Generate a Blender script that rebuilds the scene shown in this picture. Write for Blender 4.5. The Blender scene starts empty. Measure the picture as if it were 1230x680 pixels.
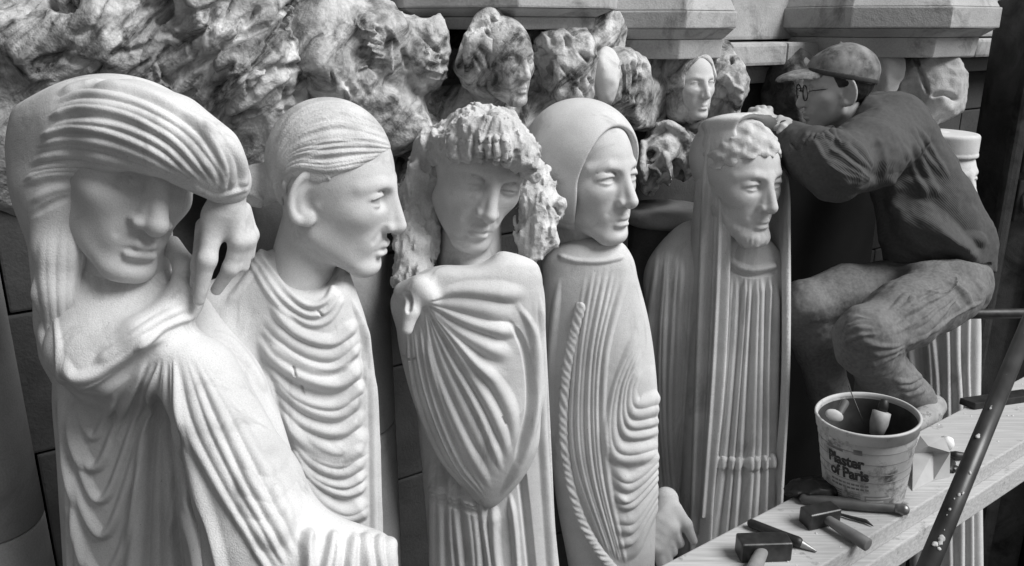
import bpy, math, random
import numpy as np
from mathutils import Vector, Matrix
random.seed(7); rng = np.random.default_rng(7)
sc = bpy.context.scene
COL = sc.collection
F32 = np.float32
PI = math.pi

# ------------------------------------------------------------------ camera frame used for measuring the place
F = 1000.0                      # focal length in photograph pixels (1230 wide)
TILT = math.radians(17.2)
CAMZ = 3.4
CT, ST = math.cos(TILT), math.sin(TILT)
TT = ST / CT
def to_world(p):
    p = np.asarray(p, dtype=np.float64)
    x, d, h = p[..., 0], p[..., 1], p[..., 2]
    return np.stack([x, d * CT + h * ST, CAMZ - d * ST + h * CT], -1)
def dir_to_cam(v):
    x, y, z = v
    return np.array([x, y * CT - z * ST, y * ST + z * CT])
def to_cam(p):
    x, y, z = p
    return np.array([x, y * CT - (z - CAMZ) * ST, y * ST + (z - CAMZ) * CT])
def at(px, py, d):              # measured point in the viewing frame: right, forward, up
    return np.array([(px - 615.0) / F * d, d, (340.0 - py) / F * d])
def atw(px, py, d):
    return to_world(at(px, py, d))
def on_plane(px, py, z):        # world point where a sight line meets the level z
    r = to_world(at(px, py, 1.0)) - np.array([0, 0, CAMZ])
    t = (z - CAMZ) / r[2]
    return np.array([0, 0, CAMZ]) + r * t

# ------------------------------------------------------------------ signed distance toolkit
def ln(a, axis=-1): return np.sqrt((a * a).sum(axis))
def sphere(p, c, r):
    return np.sqrt((p[:, 0] - c[0]) ** 2 + (p[:, 1] - c[1]) ** 2 + (p[:, 2] - c[2]) ** 2) - r
def ell(p, c, r, M=None):
    q = p - np.array(c, F32)
    if M is not None: q = q @ np.array(M, F32)
    r = np.array(r, F32)
    a = q / r
    k0 = np.sqrt((a * a).sum(1)); a = a / r
    k1 = np.sqrt((a * a).sum(1)) + 1e-9
    return k0 * (k0 - 1.0) / k1
def cone(p, a, b, ra, rb):
    a = np.array(a, F32); b = np.array(b, F32); ab = b - a
    pa = p - a
    t = np.clip((pa @ ab) / max(float(ab @ ab), 1e-12), 0, 1)
    q = pa - t[:, None] * ab
    return np.sqrt((q * q).sum(1)) - (ra + (rb - ra) * t)
def box(p, c, h, r=0.0, M=None):
    q = p - np.array(c, F32)
    if M is not None: q = q @ np.array(M, F32)
    q = np.abs(q) - (np.array(h, F32) - r)
    return np.sqrt((np.maximum(q, 0) ** 2).sum(1)) + np.minimum(q.max(1), 0) - r
def chain(p, pts, rad, k=None):
    d = None
    for i in range(len(pts) - 1):
        c = cone(p, pts[i], pts[i + 1], rad[i], rad[i + 1])
        d = c if d is None else (np.minimum(d, c) if not k else smin(d, c, k))
    return d
def smin(a, b, k):
    h = np.maximum(k - np.abs(a - b), 0) / k
    return np.minimum(a, b) - h * h * k * 0.25
def smax(a, b, k): return -smin(-a, -b, k)
def _hash(ix, iy, iz, seed):
    n = (ix * 374761393 + iy * 668265263 + iz * 2147483647 + seed * 1274126177) & 0xFFFFFFFF
    n = ((n ^ (n >> 13)) * 1274126177) & 0xFFFFFFFF
    n = ((n ^ (n >> 15)) * 2246822519) & 0xFFFFFFFF
    return ((n ^ (n >> 16)) & 0xFFFF).astype(F32) / 65535.0
def noise(p, s, seed=0):
    q = p / s
    i = np.floor(q).astype(np.int64); f = (q - i).astype(F32); f = f * f * (3 - 2 * f)
    r = 0
    for dx in (0, 1):
        wx = f[:, 0] if dx else 1 - f[:, 0]
        for dy in (0, 1):
            wy = f[:, 1] if dy else 1 - f[:, 1]
            for dz in (0, 1):
                wz = f[:, 2] if dz else 1 - f[:, 2]
                r = r + wx * wy * wz * _hash(i[:, 0] + dx, i[:, 1] + dy, i[:, 2] + dz, seed)
    return r * 2 - 1
def fbm(p, s, n=3, seed=0):
    r = 0; a = 1.0
    for k in range(n):
        r = r + a * noise(p, s, seed + k * 17); s *= 0.5; a *= 0.5
    return r
def ridged(p, s, n=3, seed=0):
    r = 0; a = 1.0
    for k in range(n):
        r = r + a * (1 - 2 * np.abs(noise(p, s, seed + k * 17))); s *= 0.5; a *= 0.5
    return r

def eval_f(f, P):
    out = np.empty(len(P), F32)
    for i in range(0, len(P), 300000):
        out[i:i + 300000] = f(P[i:i + 300000])
    return out
def polygonize(f, lo, hi, h, block=4, guard=2.2):
    lo = np.array(lo, F32); hi = np.array(hi, F32)
    nb = np.maximum(np.ceil((hi - lo) / (h * block)).astype(int), 1) + 1
    H = h * block
    g = np.stack(np.meshgrid(*[np.arange(n) for n in nb], indexing='ij'), -1).reshape(-1, 3)
    cv = eval_f(f, (lo + (g + 0.5) * H).astype(F32)).reshape(nb)
    near = np.abs(cv) < H * guard
    full = np.where(cv < 0, F32(-1), F32(1))
    val = np.repeat(np.repeat(np.repeat(full, block, 0), block, 1), block, 2)
    msk = np.repeat(np.repeat(np.repeat(near, block, 0), block, 1), block, 2)
    idx = np.argwhere(msk)
    val[msk] = eval_f(f, (lo + (idx + 0.5) * h).astype(F32))
    for ax in range(3):                                  # close the box
        s = [slice(None)] * 3
        for e in (0, -1):
            s[ax] = e; val[tuple(s)] = np.maximum(val[tuple(s)], h * 0.5)
    s = val < 0
    n0, n1, n2 = s.shape
    cs = np.zeros((n0 - 1, n1 - 1, n2 - 1), np.uint8)
    corners = [(a, b, c) for a in (0, 1) for b in (0, 1) for c in (0, 1)]
    for a, b, c in corners:
        cs += s[a:n0 - 1 + a, b:n1 - 1 + b, c:n2 - 1 + c]
    act = (cs > 0) & (cs < 8)
    ci = np.argwhere(act)
    vid = np.full(act.shape, -1, np.int64); vid[act] = np.arange(len(ci))
    cvals = np.stack([val[ci[:, 0] + a, ci[:, 1] + b, ci[:, 2] + c] for a, b, c in corners], 1)
    acc = np.zeros((len(ci), 3), F32); cnt = np.zeros(len(ci), F32)
    for i in range(8):
        for j in range(i + 1, 8):
            A, B = np.array(corners[i]), np.array(corners[j])
            if np.abs(A - B).sum() != 1: continue
            va, vb = cvals[:, i], cvals[:, j]
            m = (va < 0) != (vb < 0)
            t = va[m] / (va[m] - vb[m])
            acc[m] += A + t[:, None] * (B - A); cnt[m] += 1
    V = lo + (ci + acc / cnt[:, None] + 0.5) * h
    quads = []
    for ax in range(3):
        o1, o2 = [(1, 2), (2, 0), (0, 1)][ax]
        sl0 = [slice(1, -1)] * 3; sl1 = [slice(1, -1)] * 3
        sl0[ax] = slice(0, -1); sl1[ax] = slice(1, None)
        ch = s[tuple(sl0)] != s[tuple(sl1)]
        e = np.argwhere(ch)
        if not len(e): continue
        first = s[tuple(sl0)][ch]
        base = e.copy()
        for a in range(3):
            if a != ax: base[:, a] += 1
        q = []
        for (u, w) in ((0, 0), (-1, 0), (-1, -1), (0, -1)):
            b = base.copy(); b[:, o1] += u; b[:, o2] += w
            q.append(vid[b[:, 0], b[:, 1], b[:, 2]])
        q = np.stack(q, 1)
        q[~first] = q[~first][:, ::-1]
        quads.append(q)
    Q = np.concatenate(quads)
    Q = Q[(Q >= 0).all(1)]
    return V.astype(F32), Q
def normals(V, Q):
    n = np.cross(V[Q[:, 2]] - V[Q[:, 0]], V[Q[:, 3]] - V[Q[:, 1]])
    N = np.zeros_like(V)
    for k in range(4):
        for c in range(3):
            N[:, c] += np.bincount(Q[:, k], n[:, c], len(V)).astype(F32)
    return N / (np.sqrt((N * N).sum(1)) + 1e-12)[:, None]
def smooth(V, Q, it=1, lam=0.5):
    E = np.concatenate([Q[:, [0, 1]], Q[:, [1, 2]], Q[:, [2, 3]], Q[:, [3, 0]]])
    deg = np.bincount(E[:, 0], minlength=len(V)) + np.bincount(E[:, 1], minlength=len(V))
    for _ in range(it):
        S = np.zeros_like(V)
        for c in range(3):
            S[:, c] = np.bincount(E[:, 0], V[E[:, 1], c], len(V)) + np.bincount(E[:, 1], V[E[:, 0], c], len(V))
        V = V + lam * (S / np.maximum(deg, 1)[:, None] - V)
    return V.astype(F32)
def subdivide(V, Q):
    E = np.sort(np.concatenate([Q[:, [0, 1]], Q[:, [1, 2]], Q[:, [2, 3]], Q[:, [3, 0]]]), 1)
    key = E[:, 0].astype(np.int64) * len(V) + E[:, 1]
    u, inv = np.unique(key, return_inverse=True)
    a, b = u // len(V), u % len(V)
    n = len(V); nq = len(Q)
    V2 = np.concatenate([V, (V[a] + V[b]) * 0.5, V[Q].mean(1)])
    e = (n + inv).reshape(4, nq); c = n + len(u) + np.arange(nq)
    Q2 = np.concatenate([np.stack([Q[:, k], e[k], c, e[(k + 3) % 4]], 1) for k in range(4)])
    return smooth(V2.astype(F32), Q2, 1, 0.35), Q2

# ------------------------------------------------------------------ carving: relief lines along drawn curves
def curve(pts, n=28):
    P = np.array(pts, float)
    if len(P) == 2:
        t = np.linspace(0, 1, n)[:, None]; return P[0] + (P[1] - P[0]) * t
    P = np.vstack([2 * P[0] - P[1], P, 2 * P[-1] - P[-2]])
    out = []
    m = len(P) - 3
    for t in np.linspace(0, m - 1e-6, n):
        i = int(t); f = t - i
        p0, p1, p2, p3 = P[i], P[i + 1], P[i + 2], P[i + 3]
        out.append(0.5 * (2 * p1 + (p2 - p0) * f + (2 * p0 - 5 * p1 + 4 * p2 - p3) * f * f + (3 * p1 - p0 - 3 * p2 + p3) * f ** 3))
    return np.array(out)
def ridge(pts, w, h, t0=.18, t1=.18, side=0.0, tw=0):   # w, h in pixels of the photograph at the surface's distance
    return [(curve(pts), w, h, t0, t1, side, tw)]
KEEP = []
def fam(A, B, n, w, h, t0=.15, t1=.15, jit=0.0, side=0.0, w2=None, skip=(0, 0), tw=0):
    a, b = curve(A), curve(B); r = random.Random(int(w * 100) + n)
    out = []
    if w < 3:                                             # w is then a share of the spacing, h a share of that width
        sp = np.sqrt(((b - a) ** 2).sum(1)) / max(n - 1 + skip[0] + skip[1], 1)
        sp = np.maximum(sp, 2.2)
        off = 0.0
        for i in range(n):
            t = (i + skip[0] + r.uniform(-.5, .5) * jit) / max(n - 1 + skip[0] + skip[1], 1)
            k = r.uniform(.82, 1.18); c = a + (b - a) * t
            if jit: c = c + (b - a) / max(n - 1, 1) * (.22 * np.sin(np.linspace(0, r.uniform(3, 7), len(a)) + r.uniform(0, 6)))[:, None] * jit
            out.append((c, sp * w * 1.22 * k, h * 1.45 * r.uniform(.75, 1.2) * (sp * w), t0 * r.uniform(.6, 1.4), t1 * r.uniform(.6, 1.4), side, tw, id(a)))
        KEEP.append(a)
        return out
    for i in range(n):
        t = (i + skip[0]) / max(n - 1 + skip[0] + skip[1], 1)
        t += r.uniform(-jit, jit) / max(n, 1)
        ww = w + ((w2 if w2 else w) - w) * t
        out.append((a + (b - a) * t, ww * r.uniform(.9, 1.1), h * r.uniform(.8, 1.15) * ww / w, t0 * r.uniform(.6, 1.4), t1 * r.uniform(.6, 1.4), side, tw))
    return out
def carve(V, Q, strokes, edge=(0.02, 0.25)):
    N = normals(V, Q)
    d = V[:, 1]; u = 615 + V[:, 0] / d * F; v = 340 - V[:, 2] / d * F
    view = V / (np.sqrt((V * V).sum(1)))[:, None]
    fac = -(N * view).sum(1)
    fw = np.clip((fac - edge[0]) / (edge[1] - edge[0]), 0, 1)
    D = np.zeros(len(V), F32); G_ = {}
    for st_ in strokes:
        c, w, h, t0, t1, side, tw = st_[:7]; gid = st_[7] if len(st_) > 7 else None
        wm = float(np.max(w)); vary = not np.isscalar(w)
        m = np.where((u > c[:, 0].min() - wm) & (u < c[:, 0].max() + wm) & (v > c[:, 1].min() - wm) & (v < c[:, 1].max() + wm) & (fw > 0))[0]
        if not len(m): continue
        uu = u[m]; vv = v[m]
        wv_ = np.zeros(len(m)); hv_ = np.zeros(len(m)); best = np.full(len(m), 1e9); arc = np.zeros(len(m)); sg = np.zeros(len(m))
        seg = np.sqrt(((c[1:] - c[:-1]) ** 2).sum(1)); L = seg.sum() + 1e-9; cum = np.concatenate([[0], np.cumsum(seg)])
        for i in range(len(c) - 1):
            ax, ay = c[i]; bx, by = c[i + 1] - c[i]
            l2 = bx * bx + by * by + 1e-9
            t = np.clip(((uu - ax) * bx + (vv - ay) * by) / l2, 0, 1)
            ex = uu - ax - t * bx; ey = vv - ay - t * by
            q = ex * ex + ey * ey
            k = q < best
            best = np.where(k, q, best); arc = np.where(k, (cum[i] + t * seg[i]) / L, arc)
            if vary: wv_ = np.where(k, w[i] + t * (w[i + 1] - w[i]), wv_); hv_ = np.where(k, h[i] + t * (h[i + 1] - h[i]), hv_)
            sg = np.where(k, np.sign(bx * ey - by * ex), sg)
        dist = np.sqrt(best)
        tap = np.ones(len(m))
        if t0 > 0: q = np.clip(arc / t0, 0, 1); tap *= q * q * (3 - 2 * q)
        if t1 > 0: q = np.clip((1 - arc) / t1, 0, 1); tap *= q * q * (3 - 2 * q)
        wl = (wv_ if vary else w) * (.55 + .45 * tap)
        if tw: wl = wl * (1 + tw * arc)
        if side: wl = wl * np.where(sg > 0, 1 + side, 1 - side)
        prof = np.clip(1 - (dist / wl) ** 2, 0, 1) ** 2
        add = (prof * tap * (hv_ if vary else h) * d[m] / F * fw[m]).astype(F32)
        if gid is None: D[m] += add
        else:                                             # folds of one family meet in a crease
            if gid not in G_: G_[gid] = np.zeros(len(V), F32)
            G_[gid][m] = np.where(np.abs(add) > np.abs(G_[gid][m]), add, G_[gid][m])
    for q in G_.values(): D += q
    return V + N * D[:, None]

def loft(p, secs, base, ex=2.0, k=None):
    """upright tube: secs = (py, xl, xr, depth/width ratio, depth offset); base = (py, d) of its axis"""
    y0 = (340 - base[0]) / F * base[1]; d0 = base[1]
    rows = []
    for (py, xl, xr, ra, off) in secs:
        m = (340 - py) / F
        d = (d0 + TT * y0) / (1 + TT * m)
        h = m * d
        a = (xr - xl) * 0.5 / F * d
        rows.append((h, ((xl + xr) * 0.5 - 615) / F * d, d + off, a, a * ra))
    rows.sort(); R = np.array(rows)
    h = p[:, 2]
    hc = np.clip(h, R[0, 0], R[-1, 0])
    def ip(c):                                            # smooth interpolation
        x = R[:, 0]; y = R[:, c]
        m = np.gradient(y, x)
        i = np.clip(np.searchsorted(x, hc) - 1, 0, len(x) - 2)
        dx = x[i + 1] - x[i]; t = (hc - x[i]) / dx
        return ((2 * t ** 3 - 3 * t ** 2 + 1) * y[i] + (t ** 3 - 2 * t ** 2 + t) * dx * m[i] + (-2 * t ** 3 + 3 * t ** 2) * y[i + 1] + (t ** 3 - t ** 2) * dx * m[i + 1]).astype(F32)
    xc, dc, a, b = ip(1), ip(2), np.maximum(ip(3), .004), np.maximum(ip(4), .004)
    qx = (p[:, 0] - xc) / a; qy = (p[:, 1] - dc) / b
    if ex == 2.0: r = np.sqrt(qx * qx + qy * qy)
    else: r = (np.abs(qx) ** ex + np.abs(qy) ** ex) ** (1 / ex)
    side = (r - 1) * np.minimum(a, b)
    cap = np.maximum(R[0, 0] - h, h - R[-1, 0])
    return smax(side, cap, k) if k else np.maximum(side, cap)

# ------------------------------------------------------------------ objects
def mat_free(): pass
def thing(name, label, cat, loc, group=None):
    o = bpy.data.objects.new(name, None); COL.objects.link(o)
    o.location = loc; o.empty_display_size = .1
    o['label'] = label; o['category'] = cat
    if group: o['group'] = group
    return o
def tag(o, label, cat, group=None):
    o['label'] = label; o['category'] = cat
    if group: o['group'] = group
    return o
def link_mesh(name, me, mat, parent=None, loc=None):
    o = bpy.data.objects.new(name, me); COL.objects.link(o)
    if mat is not None: me.materials.append(mat)
    if parent is not None: o.parent = parent
    if loc is not None: o.location = loc
    return o
def mesh_np(name, V, Q, mat, parent=None, origin=None, smooth_shade=True):
    """V already in world coordinates"""
    o = np.zeros(3)
    if parent is not None: o = np.array(parent.location)
    elif origin is not None: o = np.array(origin)
    me = bpy.data.meshes.new(name)
    V = (V - o).astype(F32)
    k = Q.shape[1]
    me.vertices.add(len(V)); me.vertices.foreach_set('co', V.ravel())
    me.loops.add(Q.size); me.loops.foreach_set('vertex_index', Q.ravel().astype(np.int32))
    me.polygons.add(len(Q)); me.polygons.foreach_set('loop_start', (np.arange(len(Q)) * k).astype(np.int32))
    me.update(calc_edges=True)
    me.polygons.foreach_set('use_smooth', np.full(len(Q), smooth_shade))
    return link_mesh(name, me, mat, parent, None if parent is not None else tuple(o))
def solid(name, f, lo, hi, h, mat, parent=None, origin=None, strokes=None, sub=0, M=None, post=None, edge=(0.02, .25), sm=1):
    """mesh a distance field. M: 4x4 from the field's own frame to the viewing frame"""
    V, Q = polygonize(f, lo, hi, h)
    V = smooth(V, Q, sm, .4)
    if M is not None: V = (V @ M[:3, :3].T + M[:3, 3]).astype(F32)
    for _ in range(sub): V, Q = subdivide(V, Q)
    if strokes: V = carve(V, Q, strokes, edge).astype(F32)
    if post: V = post(V, Q)
    return mesh_np(name, to_world(V), Q, mat, parent, origin)
def bounds(pts, pad):
    P = np.array(pts); return P.min(0) - pad, P.max(0) + pad

# ------------------------------------------------------------------ materials (the photograph is black and white: greys only)
def new_mat(name):
    m = bpy.data.materials.new(name); m.use_nodes = True
    nt = m.node_tree; b = nt.nodes['Principled BSDF']
    return m, nt, b
def g(v): return (v, v, v, 1)
def stone(name, lo, hi, scale=6, rough=.85, bump=.25, grain=260, stain=0.0, stain_v=.06, stain_scale=5, spots=0.0, stretch=None, chisel=0):
    m, nt, b = new_mat(name); L = nt.links.new; N = nt.nodes.new
    tc = N('ShaderNodeTexCoord'); src = tc.outputs['Object']
    n1 = N('ShaderNodeTexNoise'); n1.inputs['Scale'].default_value = scale; n1.inputs['Detail'].default_value = 6; L(src, n1.inputs['Vector'])
    r = N('ShaderNodeValToRGB'); L(n1.outputs['Fac'], r.inputs['Fac'])
    r.color_ramp.elements[0].position = .3; r.color_ramp.elements[0].color = g(lo)
    r.color_ramp.elements[1].position = .72; r.color_ramp.elements[1].color = g(hi)
    col = r.outputs['Color']
    n2 = N('ShaderNodeTexNoise'); n2.inputs['Scale'].default_value = grain; n2.inputs['Detail'].default_value = 3; L(src, n2.inputs['Vector'])
    mx = N('ShaderNodeMix'); mx.data_type = 'RGBA'; mx.blend_type = 'MULTIPLY'; mx.inputs[0].default_value = .42
    r2 = N('ShaderNodeValToRGB'); L(n2.outputs['Fac'], r2.inputs['Fac']); r2.color_ramp.elements[0].position = .3; r2.color_ramp.elements[0].color = g(.62); r2.color_ramp.elements[1].position = .6; r2.color_ramp.elements[1].color = g(1)
    L(col, mx.inputs[6]); L(r2.outputs['Color'], mx.inputs[7]); col = mx.outputs[2]
    if stain:
        mp = N('ShaderNodeMapping'); L(src, mp.inputs['Vector'])
        if stretch: mp.vector_type = 'TEXTURE'; mp.inputs['Rotation'].default_value = stretch[0]; mp.inputs['Scale'].default_value = stretch[1]
        n3 = N('ShaderNodeTexNoise'); n3.inputs['Scale'].default_value = stain_scale; n3.inputs['Detail'].default_value = 9; n3.inputs['Roughness'].default_value = .68; n3.inputs['Distortion'].default_value = .8; L(mp.outputs['Vector'], n3.inputs['Vector'])
        r3 = N('ShaderNodeValToRGB'); L(n3.outputs['Fac'], r3.inputs['Fac'])
        r3.color_ramp.elements[0].position = .57 - .22 * stain - .0; r3.color_ramp.elements[0].color = g(0); r3.color_ramp.elements[1].position = .72 - .12 * stain; r3.color_ramp.elements[1].color = g(1)
        mm = N('ShaderNodeMix'); mm.data_type = 'RGBA'; L(r3.outputs['Color'], mm.inputs[0]); L(col, mm.inputs[6]); mm.inputs[7].default_value = g(stain_v); col = mm.outputs[2]
    if spots:
        v = N('ShaderNodeTexVoronoi'); v.inputs['Scale'].default_value = 38; L(src, v.inputs['Vector'])
        r4 = N('ShaderNodeValToRGB'); L(v.outputs['Distance'], r4.inputs['Fac']); r4.color_ramp.elements[0].position = .035; r4.color_ramp.elements[0].color = g(1 - spots); r4.color_ramp.elements[1].position = .06; r4.color_ramp.elements[1].color = g(1)
        m4 = N('ShaderNodeMix'); m4.data_type = 'RGBA'; m4.blend_type = 'MULTIPLY'; m4.inputs[0].default_value = 1; L(col, m4.inputs[6]); L(r4.outputs['Color'], m4.inputs[7]); col = m4.outputs[2]
    L(col, b.inputs['Base Color']); b.inputs['Roughness'].default_value = rough
    b.inputs['Specular IOR Level'].default_value = .25
    h = n2.outputs['Fac']
    if chisel:
        w = N('ShaderNodeTexWave'); w.inputs['Scale'].default_value = chisel; w.inputs['Distortion'].default_value = 7; w.inputs['Detail'].default_value = 3; L(src, w.inputs['Vector'])
        ad = N('ShaderNodeMath'); ad.operation = 'ADD'; L(n2.outputs['Fac'], ad.inputs[0]); L(w.outputs['Fac'], ad.inputs[1]); h = ad.outputs[0]
    n5 = N('ShaderNodeTexNoise'); n5.inputs['Scale'].default_value = 45; n5.inputs['Detail'].default_value = 4; L(src, n5.inputs['Vector'])
    a2 = N('ShaderNodeMath'); a2.operation = 'MULTIPLY_ADD'; L(n5.outputs['Fac'], a2.inputs[0]); a2.inputs[1].default_value = 1.6; L(h, a2.inputs[2])
    bp = N('ShaderNodeBump'); bp.inputs['Strength'].default_value = bump; bp.inputs['Distance'].default_value = .003; L(a2.outputs[0], bp.inputs['Height'])
    L(bp.outputs['Normal'], b.inputs['Normal'])
    return m
def plain(name, v, rough=.6, metal=0.0, var=.25, scale=30, bump=.1, spec=.4, stain=None):
    m, nt, b = new_mat(name); L = nt.links.new; N = nt.nodes.new
    tc = N('ShaderNodeTexCoord')
    n = N('ShaderNodeTexNoise'); n.inputs['Scale'].default_value = scale; n.inputs['Detail'].default_value = 6; L(tc.outputs['Object'], n.inputs['Vector'])
    r = N('ShaderNodeValToRGB'); L(n.outputs['Fac'], r.inputs['Fac'])
    r.color_ramp.elements[0].position = .3; r.color_ramp.elements[1].position = .7
    r.color_ramp.elements[0].color = g(v * (1 - var)); r.color_ramp.elements[1].color = g(min(v * (1 + var), .95))
    col = r.outputs['Color']
    if stain:
        n3 = N('ShaderNodeTexNoise'); n3.inputs['Scale'].default_value = stain[1]; n3.inputs['Detail'].default_value = 8; n3.inputs['Roughness'].default_value = .7; L(tc.outputs['Object'], n3.inputs['Vector'])
        r3 = N('ShaderNodeValToRGB'); L(n3.outputs['Fac'], r3.inputs['Fac']); r3.color_ramp.elements[0].position = stain[2]; r3.color_ramp.elements[1].position = stain[2] + stain[3]
        r3.color_ramp.elements[0].color = g(0); r3.color_ramp.elements[1].color = g(1)
        mm = N('ShaderNodeMix'); mm.data_type = 'RGBA'; L(r3.outputs['Color'], mm.inputs[0]); L(col, mm.inputs[6]); mm.inputs[7].default_value = g(stain[0]); col = mm.outputs[2]
    L(col, b.inputs['Base Color']); b.inputs['Roughness'].default_value = rough; b.inputs['Metallic'].default_value = metal
    b.inputs['Specular IOR Level'].default_value = spec
    if bump:
        bp = N('ShaderNodeBump'); bp.inputs['Strength'].default_value = bump; bp.inputs['Distance'].default_value = .003; L(n.outputs['Fac'], bp.inputs['Height']); L(bp.outputs['Normal'], b.inputs['Normal'])
    return m
# ------------------------------------------------------------------ a head, in units of its own height (chin -0.5, crown +0.5), facing +y
def head_frame(px, py, d, H, yaw, pitch=0, roll=0):
    c = at(px, py, d); w = to_world(c) - np.array([0, 0, CAMZ])
    f0 = np.array([-w[0], -w[1], 0.0]); f0 /= np.linalg.norm(f0)
    up = np.array([0, 0, 1.0]); rt = np.cross(up, f0)           # picture right when facing the camera
    a = math.radians(yaw); fw = math.cos(a) * f0 + math.sin(a) * rt
    lx = np.cross(fw, up)
    B = np.stack([lx, fw, up], 1)
    p = math.radians(pitch)
    Rx = np.array([[1, 0, 0], [0, math.cos(p), -math.sin(p)], [0, math.sin(p), math.cos(p)]])
    B = B @ Rx
    ax = w / np.linalg.norm(w); r = math.radians(roll)
    B = np.array(Matrix.Rotation(r, 3, Vector(ax))) @ B          # clockwise in the picture
    Bc = np.stack([dir_to_cam(B[:, i]) for i in range(3)], 1)
    M = np.eye(4); M[:3, :3] = Bc * H; M[:3, 3] = c
    return M
def loc(M, q): return np.linalg.solve(M[:3, :3], np.array(q, float) - M[:3, 3])
def neck_fn(M, a, b, ra, rb, k=.06):
    s = np.linalg.norm(M[:3, 0])
    pa, pb = loc(M, at(*a)), loc(M, at(*b))
    return lambda p, d: smin(d, cone(p, pa, pb, ra * a[2] / F / s, rb * b[2] / F / s), k)
def hp(M, q): return M[:3, :3] @ np.array(q, float) + M[:3, 3]
def mirror(p):
    q = p.copy(); q[:, 0] = np.abs(q[:, 0]); return q

def head_sdf(p, o):
    """o: options for one face"""
    m = mirror(p)
    wd = o.get('w', 1.0)
    x, y, z = m[:, 0], m[:, 1], m[:, 2]
    cy, cr = o.get('cr', (-.07, .41))
    d = ell(p, (0, cy, .13), (.315 * wd, cr, .365))
    d = smin(d, ell(p, (0, .11, -.06), (.268 * wd, .275, .40)), .10)
    jw = o.get('jaw', 1.0)
    d = smin(d, cone(m, (.185 * wd * jw, .02, -.26), (.07, .27, -.42), .075, .07), .09)          # jaw line
    d = smin(d, ell(p, (0, .295, -.43), (.095, .085, .07)), .07)                               # chin
    d = smin(d, ell(m, (.165 * wd, .215, -.085), (.085, .085, .065)), .09)                     # cheek bones
    d = smin(d, ell(p, (0, .285, -.27), (.135, .085, .10)), .08)                               # muzzle
    # brows
    bz = o.get('brow', .085)
    d = smin(d, chain(m, [(.035, .345, bz - .012), (.125, .325, bz + .012), (.215, .225, bz - .012)], [.034, .032, .03]), .045)
    # sockets
    d = smax(d, -ell(m, (.122, .39, .008), (.092, .088, .058)), .04)
    # eyeballs and lids
    ec = (.122, .262, .005); er = .078
    eye = sphere(m, ec, er)
    if o.get('eyes', 1): d = smin(d, eye, .012)
    lid = sphere(m, ec, er + .020)
    tilt = (x - .122)
    op = o.get('open', .02)
    up_l = smax(lid, -(z - (.008 + op - 3.2 * tilt * tilt)), .008)
    up_l = smax(up_l, z - .075, .01)
    lo_l = smax(sphere(m, ec, er + .012), (z - (.000 - op + 2.0 * tilt * tilt)), .008)
    lo_l = smax(lo_l, -(z + .065), .01)
    if o.get('eyes', 1): d = smin(d, up_l, .007); d = smin(d, lo_l, .008)
    crease = chain(m, [(.055, .33, .046), (.122, .352, .066), (.195, .285, .048)], [.003, .004, .002])
    if o.get('eyes', 1): d = smax(d, -crease, .02)
    # nose
    nw = o.get('nw', 1.0); nt = o.get('tip', .472)
    ridge_ = chain(p, [(0, .345, .095), (0, .402, -.03), (0, nt - .014, -.145)], [.034 * nw, .036 * nw, .038 * nw])
    d = smin(d, ridge_, .035)
    side = cone(m, (.02, .36, .0), (.035, .395, -.15), .025, .04)
    d = smin(d, side, .03)
    d = smin(d, sphere(p, (0, nt - .034, -.160), .046 * nw), .02)
    d = smin(d, ell(m, (.055 * nw, .388, -.163), (.034 * nw, .05, .032)), .018)
    d = smax(d, -ell(m, (.040, .412, -.206), (.015, .022, .011)), .010)
    # mouth
    mz = o.get('mz', -.298); mw = o.get('mw', 1.0)
    d = smin(d, chain(p, [(-.09 * mw, .312, mz - .006), (-.03, .384, mz + .022), (0, .387, mz + .018), (.03, .384, mz + .022), (.09 * mw, .312, mz - .006)], [.008, .024 * mw, .022 * mw, .024 * mw, .008]), .016)
    d = smin(d, ell(p, (0, .368, mz - .036), (.07 * mw, .038, .030 * mw)), .018)
    mouth = chain(m, [(.0, .418, mz - .006), (.05, .395, mz - .006), (.100 * mw, .348 - .02 * (mw - 1), mz - .018)], [.008, .007, .003])
    d = smax(d, -mouth, .010)
    d = smax(d, -cone(p, (0, .402, -.222), (0, .408, -.25), .006, .007), .02)                    # philtrum
    d = smax(d, -ell(p, (0, .398, -.378), (.06, .020, .018)), .035)                              # under the lip
    if o.get('fold', 1):
        d = smax(d, -cone(m, (.085, .392, -.165), (.125, .350, -.245), .004, .003), .035)
    # neck
    if o.get('neck', 1):
        nx = o.get('neck_to', (0, -.12, -.95))
        d = smin(d, cone(p, (0, -.06, -.22), nx, .185 * wd, o.get('neck_r', .2)), .07)
    # ears
    if o.get('ear', 0):
        e = (.285 * wd, -.03, -.04)
        er_ = o.get('ear', 1.0)
        Rm = np.array(Matrix.Rotation(math.radians(28), 3, 'Z')) @ np.array(Matrix.Rotation(math.radians(-8), 3, 'X'))
        q = (m - np.array(e, F32)) @ Rm.astype(F32)
        q = q / F32(er_)
        disc = ell(q, (0.01, -.01, .01), (.022, .085, .135))
        rim = np.abs(np.sqrt(((q[:, 1] + .01) / .085) ** 2 + ((q[:, 2] - .01) / .135) ** 2) - 1) * .085
        rim = np.sqrt(rim ** 2 + (q[:, 0] - .022) ** 2) - .018
        rim = smax(rim, -box(q, (0, .09, -.05), (.08, .05, .05)), .02)
        bowl = ell(q, (.045, .012, -.002), (.045, .045, .075))
        ea = smin(disc, rim, .012)
        ea = smax(ea, -bowl, .02)
        ea = smin(ea, ell(q, (.018, .035, -.105), (.026, .034, .045)), .02)
        ea = smin(ea, ell(q, (.02, .062, -.015), (.018, .02, .03)), .012)
        d = smin(d, ea * er_, .02)
    for fn in o.get('extra', ()): d = fn(p, d)
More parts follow.
